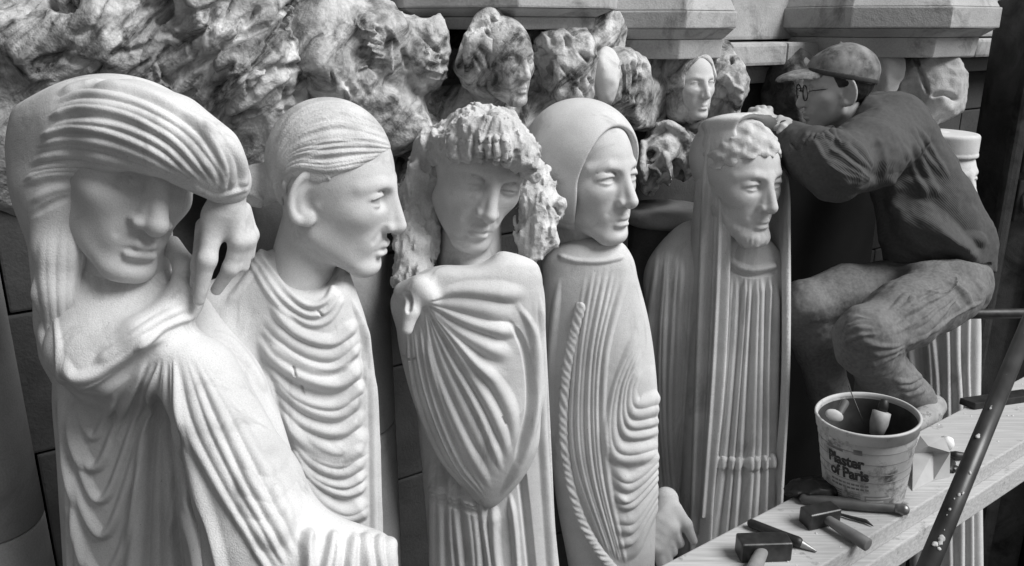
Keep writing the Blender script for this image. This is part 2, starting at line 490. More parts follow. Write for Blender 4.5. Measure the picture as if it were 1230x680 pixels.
    return d
def head_part(name, M, o, mat, parent, h=None, strokes=None, lo=(-.45, -.6, -.75), hi=(.45, .58, .56), post=None, sub=0):
    s = np.linalg.norm(M[:3, 0])
    return solid(name, lambda p: head_sdf(p, o), lo, hi, (h or .0026) / s, mat, parent, strokes=strokes, M=M, post=post, sub=sub, sm=1)
# ------------------------------------------------------------------ materials of the carving
M_STONE = stone('fresh_limestone', .50, .68, scale=7, bump=.34, grain=430, spots=.35, stain=.10, stain_v=.34, stain_scale=6, stretch=((0, 0, 0), (.5, .5, 2.2)))
M_FACE = stone('polished_limestone', .50, .66, scale=9, bump=.22, grain=460, stain=.05, stain_v=.36, stain_scale=8)
M_HAIR = stone('chiselled_limestone', .44, .66, scale=22, bump=.6, grain=300)
M_ROUGH = stone('weathered_limestone', .32, .72, scale=13, bump=.9, grain=120, stain=.60, stain_v=.04, stain_scale=16, stretch=((0, -.75, .3), (4, 1, 1)))
M_WALL = stone('shade_dark_stone', .05, .10, scale=5, bump=.4, grain=150, stain=.35, stain_v=.08, stain_scale=4)  # base colour darkened to stand in for deep shade between the figures
M_SHAFT = stone('shaft_stone', .24, .34, scale=5, bump=.2, grain=260, stain=.15, stain_v=.2)
M_CORN = stone('cornice_stone', .34, .47, scale=6, bump=.35, grain=200, stain=.2, stain_v=.15, stain_scale=6)

def C(px, py, d, r): return at(px, py, d), r * d / F
def tubes(p, L, k=None):
    """L = [(px,py,d,r_px), ...]"""
    return chain(p, [at(*q[:3]) for q in L], [q[3] * q[2] / F for q in L], k)
def foot(px, py, d, z=.9):
    w = atw(px, py, d); return (w[0], w[1], z)
def box_of(L, pad):
    return bounds([at(*q) for q in L], pad)
R = ridge

# ============ figure 1: arm thrown over the head
S1 = thing('stone_statue', 'pale stone statue with a sleeved arm thrown across its forehead, hiding the eyes', 'statue', foot(200, 400, 1.5), 'carved column figures of the portal')
M1 = head_frame(148, 198, 1.42, .345, 26, -4, 18)
def crown1(p, d): return smax(d, p[:, 2] - .20, .06)
head_part('head', M1, {'neck': 0, 'w': .98, 'jaw': .95, 'eyes': 0, 'nw': 1.2, 'mw': 1.18, 'extra': (neck_fn(M1, (150, 290, 1.47), (148, 380, 1.50), 54, 56), crown1)}, M_FACE, S1, lo=(-.55, -.6, -1.0))
def f(p):
    d = loft(p, [(345, 70, 232, .5, .03), (390, 52, 262, .5, .03), (430, 60, 300, .5, .02), (480, 67, 328, .5, .0), (540, 72, 348, .5, 0), (600, 76, 365, .5, 0), (690, 82, 385, .5, 0), (800, 88, 400, .5, 0)], (400, 1.52), k=.03)
    d = smin(d, tubes(p, [(92, 350, 1.46, 18), (100, 410, 1.42, 26), (140, 420, 1.43, 40), (190, 392, 1.45, 34)], .04), .05)
    d = smin(d, tubes(p, [(146, 336, 1.49, 58), (144, 420, 1.47, 66)]), .06)                     # cloth up round the neck
    d = smin(d, tubes(p, [(222, 350, 1.44, 14), (226, 325, 1.44, 13), (205, 292, 1.46, 11)], .02), .03)       # cowl
    d = smin(d, tubes(p, [(225, 362, 1.42, 15), (170, 402, 1.36, 17), (110, 446, 1.36, 18), (84, 425, 1.40, 14)], .02), .05)
    d = smin(d, tubes(p, [(240, 452, 1.42, 46), (300, 590, 1.34, 60), (318, 640, 1.32, 62), (318, 760, 1.34, 70)], .03), .06)      # near arm in its mantle
    d = smin(d, tubes(p, [(318, 660, 1.32, 50), (400, 672, 1.32, 42), (440, 674, 1.33, 38)], .03), .05)
    return d
st = []
st += R([(75, 424), (86, 452), (112, 450), (150, 425), (196, 398)], 11, 7)
st += R([(78, 445), (92, 476), (118, 470), (160, 440), (205, 408)], 10, -5)
st += R([(80, 460), (100, 545), (122, 556), (148, 490), (176, 430)], 9, 7, .2, .1)
st += R([(88, 470), (105, 515), (118, 520), (140, 470)], 8, 5)
st += R([(76, 470), (104, 575), (126, 598), (150, 545), (184, 432)], 8, 7, .2, .1)
st += R([(76, 520), (102, 610), (128, 640), (156, 575), (190, 440)], 9, 7, .2, .1)
st += R([(78, 580), (104, 670), (130, 690), (160, 620), (192, 450)], 9, 6, .2, .1)
st += fam([(192, 428), (180, 520), (172, 600), (166, 700)], [(206, 424), (222, 520), (238, 600), (258, 700)], 5, .62, .75, .1, 0, jit=.5)
st += fam([(208, 420), (222, 490), (262, 580), (330, 700)], [(238, 425), (290, 520), (330, 600), (365, 660)], 5, .6, .6, .3, .15, jit=.5)
st += R([(222, 585), (244, 630), (262, 700)], 9, -9, .2, 0) + R([(212, 600), (232, 650), (240, 700)], 8, 6, .3, 0)
st += fam([(284, 535), (316, 562), (346, 530)], [(290, 625), (330, 648), (364, 600)], 4, .6, .32, .35, .3, jit=.6)
st += fam([(378, 632), (376, 660), (372, 700)], [(466, 640), (468, 665), (466, 700)], 7, .6, .95, .2, 0, jit=.8)
st += R([(226, 368), (190, 385), (150, 412), (108, 440)], 9, 6) + R([(238, 378), (200, 392), (160, 420)], 7, 5) + R([(245, 398), (275, 408), (300, 436), (322, 476)], 7, 4)
st += fam([(62, 350), (72, 430), (80, 520), (84, 690)], [(68, 450), (86, 560), (94, 620), (104, 700)], 3, 6, 4, .2, 0)
solid('robe', f, *box_of([(50, 320, 1.15), (500, 780, 1.15), (50, 780, 1.95), (500, 320, 1.75)], .03), .0042, M_STONE, S1, strokes=st, sub=1)
def f(p):
    d = tubes(p, [(88, 205, 1.44, 48), (114, 158, 1.38, 54), (160, 156, 1.335, 54), (205, 166, 1.32, 48), (248, 190, 1.335, 39), (272, 218, 1.36, 29)], .03)
    d = smin(d, ell(p, at(140, 178, 1.50), (.165, .14, .13)), .05)
    d = smin(d, loft(p, [(150, 44, 110, .8, .0), (200, 44, 104, .7, 0), (235, 46, 96, .7, -.03), (300, 48, 97, .7, -.03), (360, 54, 98, .7, -.03), (430, 62, 104, .7, -.03), (470, 68, 98, .7, 0)], (230, 1.46), k=.02), .09)
    d = smin(d, tubes(p, [(92, 190, 1.40, 24), (78, 245, 1.385, 24), (72, 300, 1.39, 24), (70, 350, 1.40, 22), (74, 410, 1.43, 19), (80, 445, 1.48, 12)], .03), .08)
    return smax(d, -ell(p, at(160, 280, 1.33), (.086, .16, .100)), .02)
st = fam([(22, 228), (58, 214), (100, 209), (150, 209), (196, 212)], [(66, 114), (118, 103), (180, 117), (236, 152), (270, 200), (278, 232)], 12, .62, .62, .12, .22, jit=.7)
st += fam([(215, 128), (250, 160), (268, 200), (268, 232)], [(250, 152), (280, 185), (290, 210), (288, 230)], 3, .6, .5, .25, .1, jit=.4)
st += R([(34, 262), (60, 246), (92, 234)], 7, -4, .3, .3) + R([(32, 246), (60, 230), (96, 222)], 8, 4, .3, .3)
st += fam([(36, 290), (34, 330), (46, 390), (64, 450)], [(96, 235), (88, 290), (82, 360), (86, 450)], 5, .62, .28, .35, .2, jit=.5)
st += R([(230, 222), (246, 232), (262, 236), (300, 226)], 5, 2.5, .1, .1)
solid('veil_sleeve', f, *box_of([(10, 85, 1.2), (315, 480, 1.2), (10, 480, 1.66), (315, 85, 1.66)], .02), .0036, M_STONE, S1, strokes=st, sub=1)
def f(p):
    d = tubes(p, [(278, 222, 1.37, 20), (271, 252, 1.38, 19), (264, 272, 1.39, 15)], .02)
    d = smin(d, tubes(p, [(257, 262, 1.375, 14), (249, 312, 1.37, 10.5), (239, 360, 1.39, 7.5)], .01), .02)
    d = smin(d, tubes(p, [(246, 272, 1.395, 11), (239, 318, 1.40, 8.5), (233, 352, 1.42, 6.5)], .01), .012)
    d = smin(d, tubes(p, [(281, 256, 1.385, 12), (286, 290, 1.385, 10), (277, 322, 1.40, 9), (260, 348, 1.42, 7)], .01), .012)
    d = smin(d, tubes(p, [(291, 254, 1.40, 10), (298, 288, 1.405, 9), (292, 320, 1.42, 7.5)], .01), .010)
    return smin(d, tubes(p, [(292, 252, 1.42, 10), (302, 282, 1.425, 8), (299, 306, 1.44, 7)], .01), .01)
solid('hand', f, *box_of([(215, 195, 1.3), (320, 375, 1.3), (215, 375, 1.5), (320, 195, 1.5)], .01), .0028, M_FACE, S1)

# ============ figure 2: profile, hair drawn back
S2 = thing('stone_statue', 'pale stone statue in profile with its hair drawn back and deep swags across the chest', 'statue', foot(370, 400, 1.78), 'carved column figures of the portal')
M2 = head_frame(396, 222, 1.63, .33, 72, -10, 2)
head_part('head', M2, {'ear': 1.02, 'neck_to': (0, -.14, -.95), 'neck_r': .21, 'open': .022, 'cr': (-.02, .36)}, M_FACE, S2)
def hair2(p):
    sh = ell(p, (0, -.02, .13), (.328, .374, .378))
    y = p[:, 1]
    line = np.where(y > .03, .06 + .75 * (y - .03), np.where(y > -.13, .06, .06 + 2.2 * (y + .13)))
    d = smax(sh, np.maximum(line, -.22).astype(F32) - p[:, 2], .03)
    d = smin(d, ell(p, (0, -.42, -.10), (.15, .13, .13)), .08)
    return d
st = fam([(470, 152), (440, 128), (400, 121), (360, 133), (330, 168)], [(478, 170), (440, 146), (395, 136), (350, 156), (322, 205)], 5, .55, .36, .2, .15, jit=.9)
st += fam([(480, 168), (440, 142), (395, 132), (350, 158), (322, 215)], [(478, 186), (440, 198), (395, 208), (350, 205), (318, 240)], 11, .58, .42, .2, .15, jit=.9)
st += fam([(470, 160), (440, 150), (400, 146), (360, 168)], [(468, 184), (430, 186), (390, 190), (345, 195)], 7, .5, -.3, .3, .3, jit=.9)
st += fam([(330, 215), (334, 235), (345, 250)], [(350, 215), (352, 232), (356, 250)], 3, 4, 3) + R([(392, 212), (402, 222), (415, 220), (428, 212)], 3.5, 3) + R([(390, 216), (402, 228), (420, 225)], 3, 2.5)
st += fam([(286, 236), (300, 232), (318, 240)], [(288, 266), (302, 270), (316, 262)], 4, 4.5, 3)
solid('hair', hair2, (-.45, -.7, -.35), (.45, .5, .6), .0026 / .335, M_HAIR, S2, strokes=st, M=M2, sub=1)
def f(p):
    d = loft(p, [(296, 318, 404, .7, .02), (318, 292, 414, .6, .02), (345, 262, 426, .5, .0), (380, 245, 438, .5, .0), (450, 248, 450, .52, 0), (520, 258, 454, .52, 0), (600, 266, 456, .52, 0), (690, 272, 460, .52, 0), (800, 276, 464, .52, 0)], (400, 1.70), k=.03)
    d = smax(d, -ell(p, at(368, 318, 1.60), (.068, .10, .055)), .03)
    d = smin(d, tubes(p, [(262, 372, 1.66, 30), (270, 460, 1.64, 36), (300, 600, 1.62, 40)], .03), .05)
    return d
st = []
for o_, h_ in ((0, 6), (11, 5), (22, 4)):
    st += R([(320 - o_ * .6, 281), (317 - o_ * .6, 308 + o_ * .3), (338 - o_ * .4, 344 + o_ * .7), (368, 366 + o_), (390 + o_ * .2, 362 + o_), (404 + o_ * .4, 342 + o_ * .6)], 6, h_, .05, .05)
st += fam([(322, 362), (356, 400), (398, 410), (430, 384)], [(308, 396), (358, 432), (400, 442), (434, 416)], 3, .62, .6, .22, .15, jit=.4)
st += fam([(308, 408), (352, 450), (402, 462), (436, 436)], [(330, 476), (364, 520), (408, 536), (440, 510)], 5, .62, .62, .2, .12, jit=.6)
st += fam([(336, 490), (366, 536), (410, 554), (441, 530)], [(362, 574), (388, 608), (416, 622), (443, 612)], 6, .62, .62, .2, .12, jit=.6)
st += R([(432, 372), (444, 440), (447, 520), (449, 700)], 5, 5, .1, 0) + R([(422, 356), (436, 400), (441, 470)], 5, 4)
st += R([(452, 440), (455, 540), (456, 700)], 4, 4, .1, 0)
st += R([(286, 420), (322, 460), (330, 500), (350, 570), (372, 630)], 8, 6, .3, .05) + R([(296, 430), (318, 480), (340, 560), (362, 640)], 6, -6, .2, .05)
st += R([(322, 300), (300, 330), (270, 370)], 7, 3)
st += R([(353, 436), (357, 450)], 2.2, -4, .2, .2) + R([(362, 462), (366, 474)], 2.2, -4, .2, .2) + R([(380, 372), (388, 380)], 2.5, -4, .2, .2)
solid('robe', f, *box_of([(215, 285, 1.42), (480, 780, 1.42), (215, 780, 2.05), (480, 285, 2.0)], .03), .0042, M_STONE, S2, strokes=st, sub=1)

# ============ figure 3: curly hair, head bowed, wrapped mantle
S3 = thing('stone_statue', 'pale stone statue with rough curly hair and bowed head, wrapped in a knotted mantle', 'statue', foot(580, 400, 2.05), 'carved column figures of the portal')
M3 = head_frame(573, 202, 1.93, .335, 22, -9, 15)
head_part('head', M3, {'neck': 0, 'w': .98, 'open': .004, 'tip': .482, 'extra': (lambda p, d: smax(d, p[:, 2] - .17 - .2 * p[:, 1], .06), neck_fn(M3, (566, 270, 2.0), (560, 400, 2.02), 36, 44),)}, M_FACE, S3, lo=(-.5, -.7, -1.0))
def f(p):
    q = p + .012 * np.stack([noise(p, .03, 3), noise(p, .03, 5), noise(p, .03, 9)], 1)
    d = ell(q, at(580, 180, 1.97), (.115, .15, .092))
    d = smin(d, tubes(q, [(540, 178, 1.90, 20), (566, 166, 1.80, 20), (596, 166, 1.775, 20), (626, 186, 1.80, 15), (636, 202, 1.86, 12)], .02), .03)
    face = ell(p, M3[:3, 3] + M3[:3, :3] @ np.array([0, .30, -.12]), (.088, .12, .105), M3[:3, :3] / .335)
    d = smax(d, -face, .015)
    d = smin(d, tubes(q, [(524, 180, 1.98, 22), (508, 240, 1.98, 22), (498, 290, 1.95, 20), (492, 330, 1.90, 18)], .03), .03)
    d = smin(d, tubes(q, [(640, 214, 1.96, 17), (650, 250, 1.95, 22), (646, 282, 1.94, 20), (640, 304, 1.92, 12)], .02), .02)
    w = p * np.array([1, 1, .5], F32) + .01 * noise(p, .05, 12)[:, None]
    return d - .0062 * ridged(w, .020, 2, 4) - .0036 * ridged(w, .0095, 2, 8)
st = fam([(545, 160), (540, 180), (546, 192)], [(612, 160), (616, 190), (612, 204)], 8, 5, 6, .2, .1, jit=.5)
solid('curly_hair', f, *box_of([(460, 110, 1.7), (690, 350, 1.7), (460, 350, 2.2), (690, 110, 2.2)], .01), .0032, M_HAIR, S3, strokes=st)
def f(p):
    d = loft(p, [(322, 520, 648, .5, .02), (350, 492, 654, .5, .02), (400, 492, 656, .5, .02), (480, 498, 660, .5, .02), (560, 505, 664, .5, .03), (640, 512, 668, .5, .03), (700, 515, 674, .5, .03), (800, 518, 680, .5, .03)], (400, 2.0), k=.03)
    d = smax(d, -ell(p, at(558, 312, 1.90), (.066, .10, .04)), .03)
    return d
st = fam([(518, 540), (520, 600), (524, 700)], [(590, 600), (594, 640), (600, 700)], 8, .6, .75, .2, 0, jit=.6)
st += R([(512, 582), (545, 592), (580, 604)], 5, 4) + R([(512, 592), (545, 604), (580, 614)], 4, -4)
st += R([(640, 340), (650, 420), (652, 520), (664, 700)], 7, 6, .1, 0) + R([(650, 380), (660, 500), (668, 700)], 4, -6, .2, 0) + R([(625, 560), (632, 620), (640, 700)], 7, -9, .1, 0) + R([(612, 590), (618, 640), (622, 700)], 6, 6, .2, 0)
solid('robe', f, *box_of([(480, 310, 1.75), (690, 780, 1.75), (480, 780, 2.4), (690, 310, 2.3)], .03), .0042, M_STONE, S3, strokes=st, sub=1)
def f(p):
    d = loft(p, [(300, 566, 612, .5, .02), (314, 540, 642, .46, .0), (328, 500, 650, .46, .0), (345, 478, 652, .46, .0), (400, 477, 652, .46, 0), (450, 487, 652, .46, 0), (500, 503, 650, .48, 0), (545, 523, 644, .5, 0), (582, 552, 622, .55, 0), (606, 576, 598, .7, .0), (613, 585, 590, .9, 0)], (400, 1.93), k=.02)
    d = smax(d, -ell(p, at(560, 300, 1.84), (.066, .10, .040)), .03)
    d = smin(d, tubes(p, [(500, 352, 1.84, 12), (494, 375, 1.83, 9), (489, 396, 1.83, 7)], .01), .02)
    d = smin(d, tubes(p, [(484, 350, 1.86, 10), (505, 342, 1.83, 11), (516, 356, 1.83, 10)], .01), .02)
    return d
st = fam([(514, 362), (545, 352), (590, 350), (636, 352)], [(512, 368), (550, 410), (580, 440), (610, 464)], 5, .6, .45, .06, .35, jit=.5)
st += fam([(510, 372), (524, 440), (560, 530), (590, 590)], [(514, 368), (560, 420), (606, 480), (622, 540)], 5, .6, .5, .06, .25, jit=.5)
st += fam([(488, 396), (500, 470), (528, 545), (570, 600)], [(508, 385), (526, 470), (556, 545), (586, 596)], 5, .6, .6, .15, .2, jit=.6)
st += R([(618, 360), (640, 400), (644, 470), (632, 540), (600, 598)], 8, 7) + R([(608, 380), (630, 420), (636, 490), (618, 560)], 6, -6) + R([(648, 350), (654, 430), (650, 500)], 5, 4)
st += R([(486, 348), (492, 362), (490, 378)], 5, -7)
st += R([(602, 498), (608, 510)], 2, -3, .2, .2) + R([(480, 425), (492, 431), (503, 428)], 2, -3, .2, .2)
solid('mantle', f, *box_of([(465, 305, 1.65), (670, 625, 1.65), (465, 625, 2.2), (670, 305, 2.1)], .02), .0038, M_STONE, S3, strokes=st, sub=1)

# ============ figure 4: smooth hood, braided hem
S4 = thing('stone_statue', 'pale stone statue in a smooth tight hood, a braided hem curving down its mantle', 'statue', foot(720, 400, 2.25), 'carved column figures of the portal')
M4 = head_frame(706, 207, 2.08, .33, 46, 0, 1)
head_part('head', M4, {'neck_to': (0, -.1, -.95), 'neck_r': .235, 'open': .016, 'tip': .48, 'w': .92}, M_FACE, S4)
def f(p):
    d = smin(ell(p, (0, -.09, .12), (.415, .47, .425)), ell(p, (0, -.06, -.15), (.395, .34, .315)), .12)
    op = smin(ell(p, (0, .5, -.02), (.318, .78, .405)), ell(p, (0, .5, -.22), (.30, .70, .30)), .05)
    return smax(d, -op, .035)
solid('hood', f, (-.5, -.65, -.6), (.5, .5, .62), .0028 / .33, M_FACE, S4, M=M4, sub=0)
def f(p):
    d = loft(p, [(282, 700, 742, .7, .03), (294, 670, 752, .6, .02), (308, 655, 760, .57, .01), (334, 652, 766, .55, .0), (380, 652, 778, .55, 0), (450, 655, 788, .55, 0), (530, 660, 790, .55, 0), (600, 668, 788, .55, 0), (690, 684, 786, .55, 0), (800, 690, 786, .55, 0)], (400, 2.16), k=.03)
    return d
hem = [(698, 366), (687, 410), (679, 460), (677, 520), (684, 575), (699, 625), (720, 662), (742, 690)]
def surf(f, px, py, d0, d1):                            # where a sight line meets a surface
    ds = np.linspace(d0, d1, 160)
    v = f(np.array([at(px, py, q) for q in ds], F32))
    k = np.where(v < 0)[0]
    return ds[k[0]] if len(k) else (d0 + d1) / 2
hc = curve(hem, 150); hd_ = np.array([surf(f, x, y, 1.85, 2.4) for x, y in hc])
hd_ = np.convolve(np.pad(hd_, 6, 'edge'), np.ones(13) / 13, 'valid')
hp3 = np.array([at(x, y, q) for (x, y), q in zip(hc, hd_)])
tg = np.gradient(hp3, axis=0); tg /= np.linalg.norm(tg, axis=1)[:, None]
ind = hp3 / np.linalg.norm(hp3, axis=1)[:, None]; sdv = np.cross(tg, ind); sdv /= np.linalg.norm(sdv, axis=1)[:, None]
def rope(p):
    d = None
    i0 = np.arange(len(hp3))
    for k in range(3):
        ph = i0 * .50 + k * 2 * PI / 3 + .5 * np.sin(i0 * .31)
        P = hp3 + sdv * (.0085 * np.sin(ph))[:, None] - ind * (.004 + .005 * np.cos(ph))[:, None]
        for i in range(0, len(P) - 2, 2):
            pass
        e = np.full(len(p), 9., F32)
        for i in range(0, len(P) - 2, 2):
            m = np.abs(p[:, 2] - P[i, 2]) < .05
            if m.any(): e[m] = np.minimum(e[m], cone(p[m], P[i], P[i + 2], .0068, .0068))
        d = e if d is None else smin(d, e, .004)
    return d
V_, Q_r = polygonize(rope, *bounds(hp3, .03), .003)
V_ = smooth(V_, Q_r, 1, .4)
mesh_np('braided_hem', to_world(V_), Q_r, M_STONE, S4)
st = []
st += fam([(704, 316), (690, 440), (690, 550), (730, 670)], [(756, 314), (726, 430), (728, 560), (752, 680)], 7, .62, .55, .25, .05, jit=.5)
st += R([(668, 306), (690, 313), (722, 314), (752, 308)], 5, 3, .1, .1)
st += fam([(772, 440), (762, 468), (768, 484), (800, 474)], [(772, 380), (736, 470), (738, 546), (800, 545)], 6, .62, .42, .3, .15, jit=.3)
st += fam([(734, 552), (750, 572), (772, 566), (800, 540)], [(740, 672), (760, 662), (777, 630), (800, 585)], 8, .6, .5, .3, .1, jit=.4)
st += R([(672, 330), (664, 400), (660, 470), (662, 560)], 7, 4)
solid('robe', f, *box_of([(640, 275, 1.88), (805, 780, 1.88), (640, 780, 2.55), (805, 275, 2.5)], .03), .0040, M_STONE, S4, strokes=st, sub=1)

# ============ figure 5: bearded, long veil
S5 = thing('stone_statue', 'pale stone statue of a bearded figure under a long straight veil, belted tunic below', 'statue', foot(880, 400, 2.5), 'carved column figures of the portal')
M5 = head_frame(884, 212, 2.34, .335, 44, -5, 0)
def beard(p, d):
    b = smin(cone(mirror(p), (.20, .08, -.25), (.06, .30, -.44), .075, .085), ell(p, (0, .29, -.44), (.12, .12, .09)), .05)
    b = smax(b, -ell(p, (0, .42, -.30), (.10, .10, .055)), .03)
    tex = noise(p * F32(1) * np.array([1, 1, .55], F32), .028, 6)
    return smin(d, b - .008 * tex, .02)
head_part('head', M5, {'neck_to': (0, -.1, -.95), 'neck_r': .2, 'open': .014, 'extra': (beard,)}, M_FACE, S5)
def f(p):
    d = ell(p, (0, .0, .14), (.31, .365, .35))
    d = smax(d, -(p[:, 2] - .24 + .9 * np.maximum(np.abs(p[:, 0]) - .17, 0)), .02)
    q = p + .012 * np.stack([noise(p, .05, 1), noise(p, .05, 2), noise(p, .05, 3)], 1)
    return d - .012 * np.sin(q[:, 0] * 46) * np.sin(q[:, 2] * 52 + q[:, 0] * 11) - .012 * noise(p, .06, 4)
solid('curled_hair', f, (-.4, -.45, 0), (.4, .5, .6), .0028 / .335, M_HAIR, S5, M=M5)
def f(p):
    out = loft(p, [(137, 868, 918, .9, .02), (143, 850, 934, .9, .01), (165, 842, 942, .85, .0), (220, 837, 946, .8, .0), (300, 829, 947, .75, 0), (450, 822, 946, .75, 0), (600, 816, 938, .75, 0), (700, 815, 934, .75, 0), (800, 815, 934, .75, 0)], (220, 2.36), ex=2.3, k=.02)
    inn = loft(p, [(141, 896, 940, 1.2, -.10), (149, 882, 985, 1.5, -.13), (178, 875, 990, 1.6, -.13), (205, 872, 952, 1.8, -.12), (235, 870, 942, 2.2, -.11), (300, 868, 938, 2.2, -.11), (450, 861, 936, 2.2, -.11), (600, 848, 928, 2.2, -.11), (820, 846, 922, 2.2, -.11)], (220, 2.36), ex=2.6)
    return smax(out, -inn, .012)
st = R([(852, 150), (846, 250), (840, 400), (830, 700)], 5, 4, .1, 0) + R([(868, 160), (864, 280), (856, 450), (844, 620)], 4, 3.5, .1, 0) + R([(858, 160), (854, 280), (847, 450), (836, 640)], 4, -4, .1, 0)
st += R([(936, 340), (934, 500), (922, 590), (912, 660)], 4, -4) + R([(942, 250), (942, 450), (932, 570), (918, 640)], 4, 3)
solid('veil', f, *box_of([(795, 125, 2.1), (965, 790, 2.1), (795, 790, 2.9), (965, 125, 2.8)], .02), .0038, M_STONE, S5, strokes=st, sub=1)
def f(p):
    d = loft(p, [(282, 878, 922, .6, .02), (300, 866, 938, .42, .02), (400, 860, 938, .42, .02), (560, 846, 932, .42, .02), (700, 838, 928, .42, .02), (800, 838, 928, .42, .02)], (300, 2.40), k=.02)
    zw = p[:, 2] * CT - p[:, 1] * ST; b0 = at(885, 584, 2.44); zb = b0[2] * CT - b0[1] * ST
    d = smin(d, np.maximum(d - F32(.009), np.abs(zw - F32(zb)) - F32(.013)).astype(F32), .003)
    return d
st = fam([(878, 330), (872, 420), (858, 560), (840, 700)], [(932, 330), (930, 420), (928, 560), (922, 700)], 8, .6, .8, .08, 0, jit=.5)
st += R([(866, 302), (882, 317), (904, 324), (934, 318)], 6, 4, .05, .05) + R([(866, 310), (882, 325), (904, 332), (934, 326)], 3.5, -3, .05, .05)
solid('tunic', f, *box_of([(810, 275, 2.15), (960, 790, 2.15), (810, 790, 2.95), (960, 275, 2.8)], .02), .0042, M_STONE, S5, strokes=st, sub=1)
def f(p):
    d = loft(p, [(262, 826, 850, .8, .05), (285, 800, 860, .7, .02), (310, 780, 866, .65, .0), (380, 776, 862, .65, 0), (500, 782, 850, .65, 0), (600, 790, 846, .6, 0), (640, 796, 836, .6, 0)], (380, 2.52), k=.03)
    return d
st = fam([(792, 288), (783, 400), (786, 500), (800, 640)], [(834, 262), (830, 400), (822, 520), (824, 640)], 7, .6, .5, .3, .1, jit=.6)
solid('mantle', f, *box_of([(760, 255, 2.2), (880, 660, 2.2), (760, 660, 2.8), (880, 255, 2.75)], .02), .0042, M_STONE, S5, strokes=st, sub=1)
def f(p):
    d = tubes(p, [(800, 600, 2.44, 15), (800, 625, 2.42, 18), (796, 650, 2.42, 16)], .02)
    for i, (a, b) in enumerate([((806, 634), (816, 652)), ((800, 640), (808, 662)), ((795, 648), (802, 672)), ((790, 656), (796, 682))]):
        d = smin(d, tubes(p, [(a[0] - 14, a[1] - 10, 2.40, 9), (*a, 2.385, 9), (*b, 2.40, 6.5)], .01), .008)
    return smin(d, tubes(p, [(812, 612, 2.41, 8), (824, 630, 2.39, 7), (833, 650, 2.39, 5)], .01), .012)
solid('hand', f, *box_of([(770, 580, 2.3), (850, 700, 2.3), (770, 700, 2.55), (850, 580, 2.55)], .01), .003, M_FACE, S5)

# ============ figure 6: flat cap, behind the sculptor
S6 = thing('stone_statue', 'pale stone statue in a flat round cap, half hidden behind the seated sculptor', 'statue', foot(1130, 400, 3.05), 'carved column figures of the portal')
M6 = head_frame(1124, 214, 2.9, .335, 56, 0, 0)
head_part('head', M6, {'neck_to': (0, -.1, -.95), 'neck_r': .22, 'open': .02, 'w': 1.05}, M_FACE, S6, h=.004)
def f(p):
    r = np.sqrt((p[:, 0] / .335) ** 2 + ((p[:, 1] + .04) / .405) ** 2) - 1
    d = smax(r * .36, np.abs(p[:, 2] - .37) - .105, .04)
    return smin(d, smax(r * .36 - .006, np.abs(p[:, 2] - .262) - .022, .01), .006)
solid('cap', f, (-.5, -.6, .15), (.5, .5, .6), .004 / .335, M_FACE, S6, M=M6)
def f(p):
    return loft(p, [(270, 1105, 1160, .7, 0), (300, 1092, 1172, .6, 0), (380, 1086, 1176, .6, 0), (500, 1088, 1176, .6, 0), (600, 1092, 1178, .6, 0), (760, 1096, 1180, .6, 0)], (300, 3.0), k=.03)
st = fam([(1094, 370), (1100, 430), (1104, 500), (1106, 700)], [(1168, 370), (1170, 430), (1170, 500), (1172, 700)], 7, .6, .8, .0, 0, jit=.6)
solid('robe', f, *box_of([(1070, 262, 2.6), (1200, 750, 2.6), (1070, 750, 3.7), (1200, 262, 3.4)], .02), .006, M_STONE, S6, strokes=st, sub=1)
# ------------------------------------------------------------------ plain mesh helpers (world coordinates)
import bmesh
def frame_z(a, b):
    z = (Vector(b) - Vector(a)); L = z.length; z.normalize()
    x = z.orthogonal().normalized(); y = z.cross(x)
    return Matrix((x, y, z)).transposed(), L
def lathe(name, prof, origin, mat, parent=None, axis=None, n=48, own=None, wob=0.0):
    """prof = [(r, z)...] swept round the axis matrix (3x3, columns x y z)"""
    A = np.array(axis) if axis is not None else np.eye(3)
    P = np.array(prof, float); a = np.linspace(0, 2 * PI, n, endpoint=False)
    V = np.stack([P[:, None, 0] * np.cos(a), P[:, None, 0] * np.sin(a), np.repeat(P[:, 1:2], n, 1)], -1).reshape(-1, 3)
    if wob: V *= (1 + wob * noise(V.astype(F32), .05, 2))[:, None]
    i = np.arange(len(P) - 1)[:, None] * n; j = np.arange(n)[None]; j2 = (j + 1) % n
    Q = np.stack([i + j, i + j2, i + n + j2, i + n + j], -1).reshape(-1, 4)
    V = V @ A.T + np.array(origin)
    o = mesh_np(name, V, Q, mat, parent, own if own is not None else origin)
    return o
def tube_w(name, a, b, r, mat, parent=None, r2=None, n=20, own=None, cap=True):
    A, L = frame_z(a, b); r2 = r if r2 is None else r2
    e = min(r, r2) * .12
    prof = [(1e-4, 0), (r - e, 0), (r, e), (r2, L - e), (r2 - e, L), (1e-4, L)]
    return lathe(name, prof, a, mat, parent, A, n, own)
